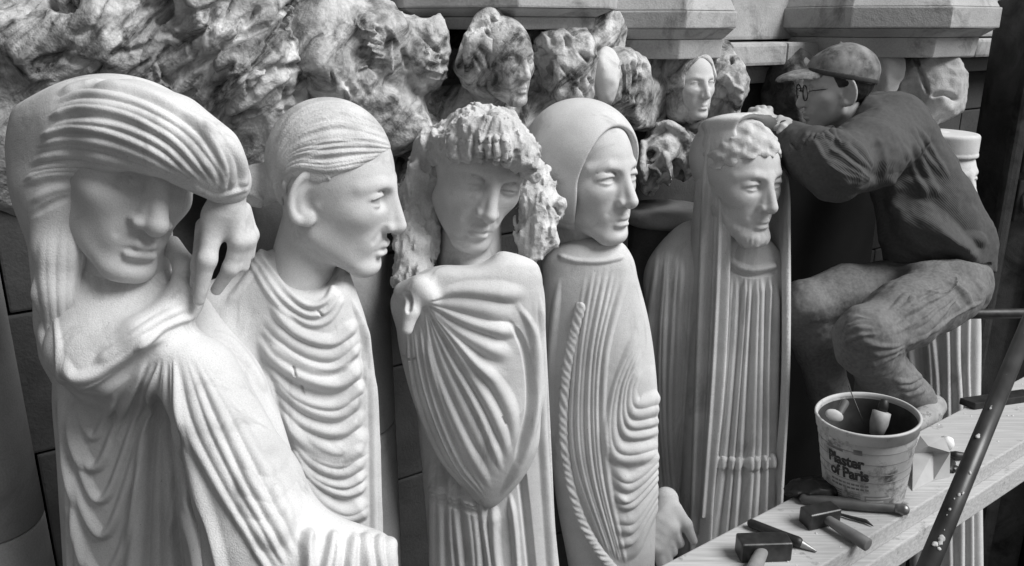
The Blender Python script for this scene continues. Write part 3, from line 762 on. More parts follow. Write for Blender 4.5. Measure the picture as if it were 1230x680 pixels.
def block(name, center, size, axes, mat, parent=None, bev=.004, own=None, seg=2, rough=0.0, cuts=0):
    bm = bmesh.new(); bmesh.ops.create_cube(bm, size=1)
    for v in bm.verts: v.co = Vector((v.co.x * size[0], v.co.y * size[1], v.co.z * size[2]))
    if bev: bmesh.ops.bevel(bm, geom=list(bm.edges), offset=bev, segments=seg, affect='EDGES', profile=.6)
    if cuts:
        bmesh.ops.subdivide_edges(bm, edges=list(bm.edges), cuts=cuts, use_grid_fill=True)
    if rough:
        P = np.array([v.co for v in bm.verts], F32) + F32(center[0] * 3.1 + center[1])
        nn = fbm(P, .09, 3, 5)
        bm.normal_update()
        for v, k in zip(bm.verts, nn): v.co += v.normal * float(k) * rough
    R_ = Matrix(np.array(axes).tolist()).to_4x4() if axes is not None else Matrix.Identity(4)
    o0 = Vector(parent.location) if parent is not None else Vector(own if own is not None else center)
    bm.transform(Matrix.Translation(Vector(center) - o0) @ R_)
    me = bpy.data.meshes.new(name); bm.to_mesh(me); bm.free()
    for p in me.polygons: p.use_smooth = False
    return link_mesh(name, me, mat, parent, None if parent is not None else tuple(o0))
def prism(name, poly, z0, z1, mat, parent=None, own=None, poly2=None, bev=0):
    """upright prism from a world outline; poly2 is the outline at the top"""
    bm = bmesh.new(); poly2 = poly2 or poly
    lo_ = [bm.verts.new((x, y, z0)) for x, y in poly]; hi_ = [bm.verts.new((x, y, z1)) for x, y in poly2]
    bm.faces.new(lo_[::-1]); bm.faces.new(hi_)
    for i in range(len(poly)): bm.faces.new((lo_[i], lo_[(i + 1) % len(poly)], hi_[(i + 1) % len(poly)], hi_[i]))
    bmesh.ops.recalc_face_normals(bm, faces=bm.faces)
    if bev: bmesh.ops.bevel(bm, geom=list(bm.edges), offset=bev, segments=2, affect='EDGES', profile=.6)
    o0 = Vector(parent.location) if parent is not None else Vector(own)
    bm.transform(Matrix.Translation(-o0))
    me = bpy.data.meshes.new(name); bm.to_mesh(me); bm.free()
    return link_mesh(name, me, mat, parent, None if parent is not None else tuple(o0))

E1 = np.array([.826, .563, 0.0]); E2 = np.array([-.563, .826, 0.0]); E3 = np.array([0, 0, 1.0])   # along the wall, into the wall, up
AX = np.stack([E1, E2, E3], 1)
W0 = np.array([-.63, 1.42, 0.0])
def wl(s, t, z): return W0 + E1 * s + E2 * t + E3 * z
# ground
gm = bpy.data.meshes.new('ground')
gm.from_pydata([(-60, -60, 0), (60, -60, 0), (60, 60, 0), (-60, 60, 0)], [], [(0, 1, 2, 3)])
M_GROUND = plain('paving', .05, .9, scale=3, bump=.4)
o = link_mesh('ground', gm, M_GROUND); o['kind'] = 'structure'
# wall behind the figures: ashlar courses with open joints
M_DARK = plain('painted_recess_dark', .009, .95, scale=5, bump=.2, spec=.08)  # near-black colour; on the panel behind the sculptor it is painted shade
wall = thing('stone_wall', 'weathered ashlar stone wall, darkened in colour for shade, behind the row of statues', 'wall', tuple(wl(1.2, .62, 0)))
zc = [0, .55, 1.1, 1.62, 2.05, 2.43, 2.78, 3.02, 3.2]
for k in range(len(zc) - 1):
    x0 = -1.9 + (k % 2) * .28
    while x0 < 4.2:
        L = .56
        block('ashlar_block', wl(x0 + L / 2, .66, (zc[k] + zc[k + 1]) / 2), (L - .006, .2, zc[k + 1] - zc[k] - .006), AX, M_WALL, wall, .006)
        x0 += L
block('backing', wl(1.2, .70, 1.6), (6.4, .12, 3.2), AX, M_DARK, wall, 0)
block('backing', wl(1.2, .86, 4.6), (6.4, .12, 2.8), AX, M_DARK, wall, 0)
# moulded course over the heads
for k, (z0, z1, t) in enumerate([(3.20, 3.262, .50), (3.267, 3.345, .40), (3.35, 3.52, .52), (3.525, 3.9, .60)]):
    x0 = .75 + .2 * k
    while x0 < 4.2:
        L = .62
        block('moulded_course', wl(x0 + L / 2, t + .12, (z0 + z1) / 2), (L - .005, .24, z1 - z0 - .002), AX, M_CORN, wall, .012)
        x0 += L
# round shafts between and behind the figures
def shaft(px, d, r, label, joints):
    b = atw(px, 420, d)
    t = thing('column_shaft', label, 'column', (b[0], b[1], .0), 'round shafts behind the figures')
    zz = [0] + joints + [3.05]
    for i in range(len(zz) - 1):
        e = .004
        lathe('drum', [(1e-4, zz[i]), (r - e, zz[i]), (r, zz[i] + e), (r, zz[i + 1] - e - .003), (r - e, zz[i + 1] - .003), (1e-4, zz[i + 1] - .003)], (b[0], b[1], 0), M_SHAFT, t, None, 40)
    return t
shaft(-54, 1.75, .105, 'pale round shaft left of the statue with the raised arm', [.7, 1.4, 2.33])
shaft(395, 2.06, .155, 'pale round shaft behind the profile statue, its edge showing beside a dark gap', [.8, 1.6, 2.44])
# near-black panel added as the deep shade between veiled and capped statue
block('shade_panel', wl(2.44, .40, 1.45), (.74, .06, 2.9), AX, M_DARK, None, .01)
tag(bpy.data.objects['shade_panel'], 'near-black panel, deep shade put into its colour, behind the legs of the seated sculptor', 'panel')

# ------------------------------------------------------------------ rough capitals over the figures
def rocky(name, parts, mat, parent, h=.006, amp=.030, s=.11, seed=0, strokes=None, k=.04, ax=None, fine=.006, sub=0, facets=8):
    """parts = [('e'|'b', px, py, d, rx_px, ry_px, rd_m)]"""
    pts = []
    for q in parts:
        m = max(q[4], q[5])
        pts += [at(q[1] - q[4] - 8, q[2] - q[5] - 8, q[3] - q[6]), at(q[1] + q[4] + 8, q[2] + q[5] + 8, q[3] + q[6]), at(q[1] - q[4], q[2] + q[5], q[3] + q[6]), at(q[1] + q[4], q[2] - q[5], q[3] + q[6])]
    lo, hi = bounds(pts, amp + .02)
    rs = np.random.default_rng(seed + 100)
    cuts = []
    for q in parts:
        L = []
        for _ in range(facets):
            n_ = rs.normal(size=3); n_[1] = -abs(n_[1]) - .2; n_ /= np.linalg.norm(n_)
            r = np.array((q[4] * q[3] / F, q[6], q[5] * q[3] / F))
            L.append((n_.astype(F32), float(np.linalg.norm(r * n_)) * rs.uniform(.66, .92)))
        cuts.append(L)
    ga = rs.normal(size=3).astype(F32); ga /= np.linalg.norm(ga); gb = np.cross(ga, (0, 1, .2)).astype(F32); gb /= np.linalg.norm(gb); gc = np.cross(ga, gb).astype(F32)
    def f(p):
        d = None
        for q, L in zip(parts, cuts):
            c = at(*q[1:4]); r = (q[4] * q[3] / F, q[6], q[5] * q[3] / F)
            e = ell(p, c, r) if q[0] == 'e' else box(p, c, r, min(r) * .35)
            for n_, o_ in L: e = smax(e, (p - np.array(c, F32)) @ n_ - F32(o_), .008)
            d = e if d is None else smin(d, e, k)
        w = p.copy()
        if ax is not None: w = w * np.array(ax, F32)
        w = w + .25 * s * noise(w, s * .8, seed + 40)[:, None]
        w = w + (.010 * noise(p, .04, seed + 8))[:, None]
        tool = np.stack([w @ ga / F32(.013), w @ gb / F32(.05), w @ gc / F32(.04)], 1).astype(F32)
        return d - amp * ridged(w, s, 3, seed) * .32 - amp * .5 * noise(w, s * 1.7, seed + 3) - fine * .45 * noise(tool, 1.0, seed + 5) * np.clip(noise(p, .05, seed + 7) * 1.6 + .1, 0, 1) - fine * .45 * fbm(p, .02, 2, seed + 6)
    return solid(name, f, lo, hi, h, mat, parent, strokes=strokes, sub=sub)
def scratch(x0, y0, x1, y1, n, ang, ln_, w, h, seed):
    r = random.Random(seed); out = []
    for i in range(n):
        x = r.uniform(x0, x1); y = r.uniform(y0, y1); a = math.radians(ang + r.uniform(-28, 28)); l = ln_ * r.uniform(.5, 1.3)
        out += R([(x, y), (x + l * .5 * math.cos(a) + r.uniform(-3, 3), y + l * .5 * math.sin(a)), (x + l * math.cos(a), y + l * math.sin(a))], w * r.uniform(.7, 1.5), h * r.choice([-1, -1, .7]) * r.uniform(.6, 1.3), .3, .3)
    return out
G = 'rough carved capitals over the figures'
K1 = thing('carved_capital', 'huge rough weathered capital block above the statue with the raised arm', 'capital', foot(180, 70, 1.75, 3.1), G)
rocky('rough_block', [('e', 60, 60, 1.80, 130, 110, .16), ('e', 175, 40, 1.80, 90, 100, .17), ('e', 285, 40, 1.84, 80, 95, .18), ('e', 250, 130, 1.92, 90, 60, .12), ('e', 20, 150, 1.80, 70, 70, .10), ('e', 10, 210, 1.86, 60, 70, .10), ('b', 60, -40, 1.9, 160, 120, .15), ('b', 130, -60, 1.85, 200, 60, .2), ('b', 190, 70, 1.90, 210, 100, .13)],
      M_ROUGH, K1, .006, .018, .13, 3, scratch(10, 0, 380, 150, 80, -40, 60, 4.5, 7, 5) + scratch(150, 0, 390, 120, 30, 70, 40, 4, 6, 15) + R([(55, 0), (70, 9), (88, 4)], 7, -14, .1, .1) + R([(185, 30), (200, 18), (206, 0)], 6, -14) + R([(190, 35), (225, 45), (250, 30), (262, 0)], 6, -12) + R([(180, 110), (240, 75), (290, 45), (345, 20)], 7, -12) + R([(250, 130), (262, 95), (285, 70)], 7, -12) + R([(300, 82), (340, 82), (370, 75)], 6, -10) + R([(30, 80), (70, 70), (130, 82)], 7, -9), ax=(1, 1, .7), k=.09)
K2 = thing('carved_capital', 'rough capital with claw-marked boulders above the profile statue', 'capital', foot(430, 70, 1.95, 3.1), G)
rocky('rough_block', [('e', 385, 60, 1.96, 70, 80, .15), ('e', 455, 55, 1.98, 36, 58, .12), ('e', 512, 60, 2.04, 30, 48, .11), ('e', 430, 140, 2.08, 95, 46, .12), ('e', 340, 160, 1.98, 50, 50, .10), ('e', 300, 210, 1.98, 40, 60, .08), ('b', 440, 90, 2.12, 90, 90, .10)],
      M_ROUGH, K2, .0055, .024, .10, 11, scratch(380, 5, 540, 110, 34, 75, 40, 4, 5, 8) + fam([(432, 30), (452, 36), (462, 46)], [(428, 88), (448, 82), (466, 80)], 7, 3.5, -6, .1, .2) + R([(470, 92), (468, 60), (474, 22)], 4, 6) + fam([(508, 60), (526, 66), (540, 60)], [(508, 90), (526, 94), (540, 88)], 4, 3, 5))
K3 = thing('carved_capital', 'rough capital with a half-freed stone face, above the curly-haired statue', 'capital', foot(610, 80, 2.2, 3.1), G)
rocky('rough_block', [('e', 590, 62, 2.10, 42, 60, .13), ('e', 676, 85, 2.18, 40, 62, .12), ('e', 575, 140, 2.2, 80, 40, .10), ('e', 650, 150, 2.25, 60, 50, .1), ('e', 510, 160, 2.18, 40, 70, .08), ('e', 500, 250, 2.2, 24, 90, .07), ('e', 630, 30, 2.30, 80, 40, .12), ('b', 630, 95, 2.34, 120, 70, .10)],
      M_ROUGH, K3, .0055, .022, .085, 21, scratch(560, 10, 710, 150, 44, 55, 34, 4, 5, 9) + R([(586, 14), (594, 30), (590, 42), (582, 34), (588, 22)], 3.5, -6) + R([(556, 95), (552, 60), (566, 35), (590, 24)], 4, -8))
Mk = head_frame(604, 72, 2.06, .215, 38, 0, 2)
head_part('carved_face', Mk, {'neck': 0, 'open': .03}, M_ROUGH, K3, h=.0035)
K4 = thing('carved_capital', 'rough capital with smooth tongue of stone and dark leaf cuts, above the hooded statue', 'capital', foot(740, 90, 2.4, 3.1), G)
rocky('rough_block', [('e', 735, 95, 2.36, 36, 42, .11), ('e', 762, 105, 2.42, 24, 46, .10), ('e', 700, 80, 2.4, 50, 40, .1), ('b', 745, 90, 2.52, 60, 62, .08)], M_ROUGH, K4, .0055, .014, .07, 31, fam([(746, 70), (750, 95), (748, 122)], [(774, 72), (776, 100), (768, 126)], 5, 4, -7))
rocky('smooth_tongue', [('e', 727, 86, 2.30, 17, 30, .06), ('e', 729, 110, 2.295, 9, 16, .04)], M_FACE, K4, .0045, .006, .05, 33, facets=5, fine=.002)
K5 = thing('carved_capital', 'capital carved with a small hooded face and hanging leaves, left of the veiled statue', 'capital', foot(830, 100, 2.6, 3.0), G)
rocky('rough_block', [('e', 812, 100, 2.60, 32, 48, .11), ('e', 866, 100, 2.62, 28, 42, .11), ('e', 845, 150, 2.68, 40, 30, .1), ('e', 838, 68, 2.66, 42, 18, .1), ('b', 825, 110, 2.76, 62, 55, .06)], M_ROUGH, K5, .005, .016, .06, 41, scratch(790, 60, 885, 170, 40, 60, 22, 3.5, 5, 12))
Mk = head_frame(828, 100, 2.545, .21, 36, 0, 0)
head_part('carved_face', Mk, {'neck': 0, 'open': .03}, M_FACE, K5, h=.0035)
def f(p):
    d = smin(ell(p, (0, -.05, .05), (.40, .42, .50)), ell(p, (0, 0, -.35), (.34, .30, .25)), .1)
    return smax(d, -ell(p, (0, .5, -.04), (.27, .75, .42)), .03) - .02 * noise(p, .12, 3)
solid('hood', f, (-.55, -.6, -.75), (.55, .55, .65), .02, M_ROUGH, K5, M=Mk)
rocky('hanging_leaves', [('e', 800, 178, 2.58, 27, 38, .09), ('e', 780, 200, 2.56, 16, 32, .07), ('e', 824, 185, 2.62, 16, 32, .07)], M_ROUGH, K5, .0045, .012, .05, 43,
      R([(784, 176), (782, 205), (790, 226)], 9, -16, .1, .1) + R([(812, 190), (818, 220), (826, 235)], 7, -16, .1, .1) + R([(798, 180), (802, 205), (800, 225)], 6, 8) + R([(780, 160), (800, 152), (822, 166), (834, 200)], 6, 9) + R([(772, 232), (800, 238), (822, 230)], 5, -9) + R([(774, 165), (772, 195), (778, 222)], 5, 7))
b = atw(800, 256, 2.62)
lathe('base_ring', [(1e-4, -.03), (.12, -.03), (.135, -.015), (.135, 0), (.12, .02), (1e-4, .02)], b, M_SHAFT, K5)
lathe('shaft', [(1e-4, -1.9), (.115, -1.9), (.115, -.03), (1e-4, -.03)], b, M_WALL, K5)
K6 = thing('carved_capital', 'uncut pale boulders of a capital behind the head of the sculptor', 'capital', foot(1060, 90, 3.0, 3.0), G)
rocky('rough_block', [('e', 950, 112, 2.96, 34, 48, .12), ('b', 952, 84, 3.0, 26, 22, .1)], stone('dark_limestone', .09, .20, 11, bump=.8, grain=120, stain=.5, stain_v=.03, stain_scale=12), K6, .006, .014, .07, 51)  # darker base tone for the block behind the sculptor's profile
rocky('pale_boulder', [('e', 1055, 88, 2.98, 27, 40, .11), ('e', 1020, 75, 3.02, 34, 22, .1), ('e', 962, 76, 2.94, 20, 10, .05)], M_FACE, K6, .006, .012, .08, 52)
rocky('split_boulder', [('b', 1115, 92, 3.0, 40, 44, .11), ('e', 1128, 110, 2.97, 30, 34, .10), ('e', 1108, 140, 3.0, 22, 22, .08)], stone('split_limestone', .36, .55, 10, bump=.6, stain=.12, stain_v=.2), K6, .006, .016, .08, 53, R([(1096, 62), (1108, 92), (1116, 116)], 4, -7) + R([(1116, 116), (1135, 112), (1152, 122)], 4, -7))
rocky('chip', [('e', 1147, 53, 2.92, 7, 6, .02)], M_FACE, K6, .004, .003, .03, 54, fine=.002)

# octagonal abaci over the capitals
def octagon(c, r, rot=0): return [(c[0] + r * math.cos(rot + (i + .5) * PI / 4), c[1] + r * math.sin(rot + (i + .5) * PI / 4)) for i in range(8)]
def abacus(px, py, d, r, label, zs):
    c_ = atw(px, py, d); rot = math.radians(34)
    t = thing('abacus', label, 'cornice', (c_[0], c_[1], zs[0]), 'eight-sided abaci over the capitals')
    prism('lower_band', octagon(c_, r * .86, rot), zs[0], zs[1], M_CORN, t, None, octagon(c_, r * .88, rot), .004)
    prism('hollow', octagon(c_, r * .88, rot), zs[1] + .001, zs[2], M_CORN, t, None, octagon(c_, r * 1.0, rot), .003)
    prism('upper_band', octagon(c_, r * 1.02, rot), zs[2] + .001, zs[3], M_CORN, t, None, octagon(c_, r * 1.02, rot), .005)
    prism('weathering', octagon(c_, r * 1.0, rot), zs[3] + .001, zs[4], M_CORN, t, None, octagon(c_, r * .80, rot), .004)
    return t
abacus(590, 20, 2.36, .37, 'narrow eight-sided abacus at the top edge above the half-freed stone face', [3.39, 3.42, 3.44, 3.50, 3.6])
abacus(783, 40, 2.62, .265, 'clean eight-sided abacus above the small hooded face', [3.305, 3.36, 3.39, 3.44, 3.54])
abacus(1050, 40, 3.12, .40, 'broad eight-sided abacus above the sculptor and the uncut boulders', [3.295, 3.36, 3.39, 3.46, 3.58])

# dark carved jamb on the far right
jb = atw(1215, 200, 3.35)
jamb = thing('carved_jamb', 'dark door jamb with a faint carved relief at the right edge', 'jamb', (jb[0], jb[1], 0))
M_JAMB = stone('dark_jamb_stone', .05, .11, 8, bump=.6, stain=.4, stain_v=.02)  # dark base tone with darker stains
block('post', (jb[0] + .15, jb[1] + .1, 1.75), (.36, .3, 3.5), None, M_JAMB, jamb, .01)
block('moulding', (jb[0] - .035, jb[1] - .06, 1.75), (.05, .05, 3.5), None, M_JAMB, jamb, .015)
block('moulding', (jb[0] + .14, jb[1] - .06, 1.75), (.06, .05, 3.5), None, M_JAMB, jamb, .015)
for i, z_ in enumerate((3.13, 2.93, 2.73)):
    block('carved_panel', (jb[0] + .05, jb[1] - .062, z_), (.10, .03, .17), None, M_JAMB, jamb, .008)
    oc = to_cam((jb[0] + .05, jb[1] - .08, z_))
    solid('relief', lambda p: np.sqrt((np.sqrt((p[:, 0] - oc[0]) ** 2 * 3 + (p[:, 2] - oc[2]) ** 2) - .055) ** 2 + (p[:, 1] - oc[1]) ** 2) - .012 - .004 * noise(p, .02, i), oc - .085, oc + .085, .004, M_JAMB, jamb)
block('stone_return_wall', (jb[0] + 1.0, jb[1] - .1, 1.75), (1.3, .3, 3.5), None, M_DARK, None, .01)  # near-black base colour all over
tag(bpy.data.objects['stone_return_wall'], 'black wall beyond the carved jamb at the right edge', 'wall')
# ------------------------------------------------------------------ planks and tools
ZP = CAMZ - 1.14
M_WOOD = plain('raw_plank', .42, .8, var=.16, scale=150, bump=.4, spec=.15, stain=(.15, 13, .60, .10))
def wood_stretch(m, ang):
    nt = m.node_tree; tc = nt.nodes['Texture Coordinate']; mp = nt.nodes.new('ShaderNodeMapping')
    mp.inputs['Rotation'].default_value = (0, 0, -ang); mp.inputs['Scale'].default_value = (.05, 1, 1)
    n = nt.nodes['Noise Texture']; nt.links.new(tc.outputs['Object'], mp.inputs['Vector']); nt.links.new(mp.outputs['Vector'], n.inputs['Vector'])
pl = [on_plane(*q, ZP) for q in ((820, 666), (1152, 493), (1021, 659), (1222, 535))]
dl = pl[1] - pl[0]; dl /= np.linalg.norm(dl); dr = pl[3] - pl[2]; dr /= np.linalg.norm(dr)
dp = dl + dr; dp /= np.linalg.norm(dp); nr = np.array([dp[1], -dp[0], 0])        # along, towards the viewer's right
AP = np.stack([dp, nr, E3], 1)
left_ = (pl[0] + pl[1]) / 2; right_ = (pl[2] + pl[3]) / 2
wid = float((right_ - left_) @ nr); mid = left_ + nr * wid / 2
mid = mid - dp * float((mid - (pl[0] + pl[1]) / 2) @ dp)
ang = math.atan2(dp[1], dp[0]); wood_stretch(M_WOOD, ang)
def pk(s, t, z): return mid + dp * s + nr * t + np.array([0, 0, z])
def plank(center_s, L, t, w_, z1, th, label, cuts=30):
    o = block('scaffold_plank', pk(center_s, t, z1 - ZP - th / 2 if False else 0) * np.array([1, 1, 0]) + np.array([0, 0, z1 - th / 2]), (L, w_, th), AP, M_WOOD, None, .004)
    tag(o, label, 'plank', 'scaffold planks'); return o
plank(-.12, 2.5, 0, wid, ZP, .052, 'upper scaffold plank carrying the bucket and tools')
plank(-.05, 2.7, .012, wid + .02, ZP - .0535, .066, 'lower scaffold plank, directly under the one carrying the bucket')

def flat(px, py, lift=0.0): return on_plane(px, py, ZP + lift) 
M_STEEL = plain('worn_steel', .07, .42, metal=.75, var=.35, scale=40, bump=.12)
M_IRON = plain('black_iron', .035, .5, metal=.5, var=.4, scale=40, bump=.2)
M_HAFT = plain('ash_handle', .22, .6, var=.25, scale=20, bump=.15)
M_HAFT2 = plain('dark_handle', .085, .5, var=.35, scale=20, bump=.15)
M_PALE = plain('pale_plastic', .72, .5, var=.06, scale=20, bump=.05)
def haft(name, a, b, radii, mat, parent, n=20):
    A, L = frame_z(a, b); e = .0015
    prof = [(1e-4, 0), (radii[0] * .8, 0)] + [(r, max(e, L * i / (len(radii) - 1)) if i < len(radii) - 1 else L - e) for i, r in enumerate(radii)] + [(radii[-1] * .75, L), (1e-4, L)]
    return lathe(name, prof, a, mat, parent, A, n)
def hammer(label, hp_, hdir, size, ha, hb, hr, hmat, head_mat):
    """square lump hammer: hp_ head centre, hdir its long direction"""
    t = thing('lump_hammer', label, 'hammer', (hp_[0], hp_[1], ZP))
    z = np.array([0, 0, 1.0]); x = hdir / np.linalg.norm(hdir); y = np.cross(z, x)
    block('head', hp_, size, np.stack([x, y, z], 1), head_mat, t, .006, seg=3)
    haft('handle', ha, hb, hr, hmat, t)
    return t
# near hammer: head across the view, handle towards the viewer
h1 = flat(917, 657, .024); hd = flat(950, 652, .024) - flat(886, 654, .024)
a = h1 + np.array([0, 0, .0]); bpt = flat(893, 715, .02)
hammer('square iron lump hammer nearest the viewer, its pale handle running out of the picture', h1, hd, (.115, .048, .048), a, bpt, [.014, .015, .017, .0175, .016], M_HAFT, M_STEEL)
h2 = flat(985, 619, .022); hd2 = flat(1006, 612, .022) - flat(958, 622, .022)
hammer('small lump hammer with a round wooden handle, in front of the bucket', h2, hd2, (.088, .044, .042), h2 + (flat(1000, 626, .02) - flat(985, 619, .022)) * .2, flat(1043, 655, .016), [.011, .012, .014, .0155, .0155], plain('mid_handle', .15, .6, var=.3, scale=20), M_STEEL)
def chisel(label, pts, rad, mat, tipmat=None, tip=None, cat='chisel', name='stone_chisel'):
    t = thing(name, label, cat, (pts[0][0], pts[0][1], ZP))
    P = [to_cam(q) for q in pts]
    lo, hi = bounds(P, max(rad) + .006)
    solid('shank', lambda p: chain(p, P, rad), lo, hi, .0022, mat, t)
    if tip:
        P2 = [to_cam(q) for q in tip[0]]; lo, hi = bounds(P2, max(tip[1]) + .006)
        solid('tip', lambda p: chain(p, P2, tip[1]), lo, hi, .002, tipmat, t)
    return t
chisel('thick pointed punch with a worn pale tip, beside the nearest hammer', [flat(903, 629, .013), flat(935, 642, .013), flat(958, 651, .013)], [.011, .012, .013], M_IRON, plain('bright_steel', .3, .45, metal=.6, var=.3, scale=40), ([flat(956, 650, .013), flat(980, 662, .004)], [.0125, .003]))
chisel('thin curved riffler, its fine point lying behind the small hammer', [flat(1000, 615, .006), flat(1024, 622, .007), flat(1040, 626, .007), flat(1050, 633, .003)], [.003, .0045, .005, .0012], M_IRON)
chisel('long dark chisel lying against the foot of the bucket', [flat(966, 599, .014), flat(1000, 603, .015), flat(1040, 607, .015), flat(1080, 611, .014)], [.012, .0145, .0145, .011], M_HAFT2, plain('chisel_cap', .2, .4, metal=.7, var=.3, scale=40), ([flat(1079, 611, .016), flat(1085, 612, .016)], [.0125, .0145]))

# plaster crumbs and dust over the plank
cv_, cf_ = [], []
rc = np.random.default_rng(4)
for i in range(170):
    s_, t_ = rc.uniform(-1.2, 1.1), rc.uniform(-.5, .5) * wid * .96
    c_ = pk(s_, t_, 0); c_[2] = ZP
    r_ = .0009 + .0034 * rc.random() ** 5
    n0 = len(cv_)
    for a_ in range(5): q_ = a_ * 1.2566 + rc.uniform(-.3, .3); cv_.append(tuple(c_ + np.array([math.cos(q_) * r_ * rc.uniform(.7, 1.3), math.sin(q_) * r_ * rc.uniform(.7, 1.3), .0003])))
    cv_.append(tuple(c_ + np.array([0, 0, r_ * rc.uniform(.6, 1.2)])))
    cf_ += [(n0 + a_, n0 + (a_ + 1) % 5, n0 + 5) for a_ in range(5)]
me_ = bpy.data.meshes.new('plaster_crumbs'); me_.from_pydata(cv_, [], cf_)
o = link_mesh('plaster_crumbs', me_, plain('crumb_plaster', .62, .9, var=.3)); o['kind'] = 'stuff'; tag(o, 'white plaster crumbs scattered over the upper plank', 'crumbs')
# ------------------------------------------------------------------ plaster bucket
bb = flat(1037, 590)
BH, RB, RT = .218, .096, .120
bt = np.array([bb[0], bb[1], ZP + .001])
bucket = thing('plaster_bucket', 'plaster-smeared white plastic bucket with dark lettering on the plank', 'bucket', tuple(bt))
bucket.rotation_euler = (0, math.radians(-4.5), 0)
M_BUCK = plain('scuffed_plastic', .46, .5, var=.22, scale=14, bump=.15, stain=(.09, 15, .50, .14))
def rr(z): return RB + (RT - RB) * z / BH
lathe('pail', [(1e-4, 0), (RB - .004, 0), (RB, .004)] + [(rr(z), z) for z in np.linspace(.01, BH, 18)] + [(rr(BH) - .003, BH)] + [(rr(z) - .0032, z) for z in np.linspace(BH - .002, .02, 12)] + [(1e-4, .02)], bt, M_BUCK, bucket, None, 96)
lathe('inner_shade_lining', [(rr(z) - .0042, z) for z in np.linspace(BH - .012, .03, 10)], bt, plain('inner_shade_dark', .05, .8, var=.5, scale=18, bump=.3, stain=(.25, 20, .62, .1)), bucket, None, 96)  # shade inside the pail put into the colour of a dark lining
lathe('rim', [(rr(BH - .030), BH - .030), (rr(BH - .03) + .003, BH - .029), (rr(BH) + .002, BH - .004), (rr(BH) + .0035, BH - .003), (rr(BH) + .0035, BH + .001), (rr(BH) + .001, BH + .003), (rr(BH) - .003, BH + .002), (rr(BH) - .004, BH - .006)], bt, plain('crusted_plastic', .50, .6, var=.15, scale=18, bump=.3, stain=(.12, 16, .54, .12)), bucket, None, 96)
for z in (.165, .135, .105, .083):
    lathe('hoop_line', [(rr(z) + .0002, z), (rr(z) + .0012, z + .0008), (rr(z) + .0002, z + .0016)], bt, plain('seam_grey', .2, .6), bucket, None, 96)
lathe('wet_inside', [(1e-4, BH - .11), (rr(BH - .11) - .005, BH - .11)], bt, M_IRON, bucket, None, 64)
M_INK = plain('printing_ink', .03, .6, var=.3, scale=60, bump=0)
vdir = math.atan2(-bt[1], -bt[0])
def wrap(name, V, Qf, ang0, zz, mat, thick=.0006):
    """bend a flat drawing (x, y in metres) round the bucket"""
    me = bpy.data.meshes.new(name); out = []
    for x, y, z in V:
        zz_ = zz + y; r = rr(zz_) + thick; a_ = ang0 + x / r
        out.append((r * math.cos(a_), r * math.sin(a_), zz_))
    me.from_pydata(out, [], Qf)
    return link_mesh(name, me, mat, bucket)
def lettering(text, size, ang0, zz, mat, weight=.0, sx=1.0, name='lettering'):
    cu = bpy.data.curves.new('t', 'FONT'); cu.body = text; cu.size = size; cu.offset = weight; cu.resolution_u = 3
    cu.space_character = .95
    ob = bpy.data.objects.new('t', cu); COL.objects.link(ob)
    bpy.context.view_layer.update()
    me = ob.evaluated_get(bpy.context.evaluated_depsgraph_get()).to_mesh()
    bm = bmesh.new(); bm.from_mesh(me)
    bmesh.ops.triangulate(bm, faces=bm.faces)
    bmesh.ops.subdivide_edges(bm, edges=[e for e in bm.edges if e.calc_length() > .006], cuts=2)
    bmesh.ops.triangulate(bm, faces=bm.faces)
    V = [(v.co.x * sx, v.co.y, 0) for v in bm.verts]; bm.verts.index_update(); Qf = [[v.index for v in f_.verts] for f_ in bm.faces]
    bm.free(); bpy.data.objects.remove(ob); bpy.data.curves.remove(cu)
    return wrap(name, V, Qf, ang0, zz, mat)
def patch(x0, x1, y0, y1, ang0, mat, name='label_panel', thick=.0004):
    nx = 16; V = [(x0 + (x1 - x0) * i / nx, y, 0) for y in (y0, y1) for i in range(nx + 1)]
    return wrap(name, V, [[i, i + 1, nx + 2 + i, nx + 1 + i] for i in range(nx)], ang0, 0, mat, thick)
A0 = vdir - .80
lettering('Plaster', .041, A0, .122, M_INK, .0019, .86)
lettering('of Paris', .041, A0 + .05, .089, M_INK, .0019, .82)
M_INK2 = plain('faded_ink', .16, .6, var=.4, scale=60, bump=0)
lettering('DAP', .001, A0, .15, M_INK2) if False else None
patch(-.002, .044, .159, .165, A0, M_INK2, 'maker_line')
patch(.070, .090, .160, .174, A0, M_INK2, 'printed_mark')
for k in range(2):
    for i in range(9):
        x0 = i * .0105; patch(x0, x0 + .0085, .070 - k * .011, .0755 - k * .011, A0 + .06, M_INK2, 'small_print')
for k in range(4):
    patch(0, .03, .045 - k * .006, .0475 - k * .006, A0 + .04, M_INK2, 'small_print')
    patch(.045, .075, .045 - k * .006, .0475 - k * .006, A0 + .04, M_INK2, 'small_print')
patch(.082, .140, .012, .045, A0 + .06, plain('grey_panel', .24, .6, var=.2), 'label_panel')
lettering('25 LB', .001, A0, .1, M_INK2) if False else None
for k in range(3): patch(.086, .146 - .02 * k, .037 - k * .009, .041 - k * .009, A0 + .06, plain('pale_print', .5, .6), 'small_print', .0009)
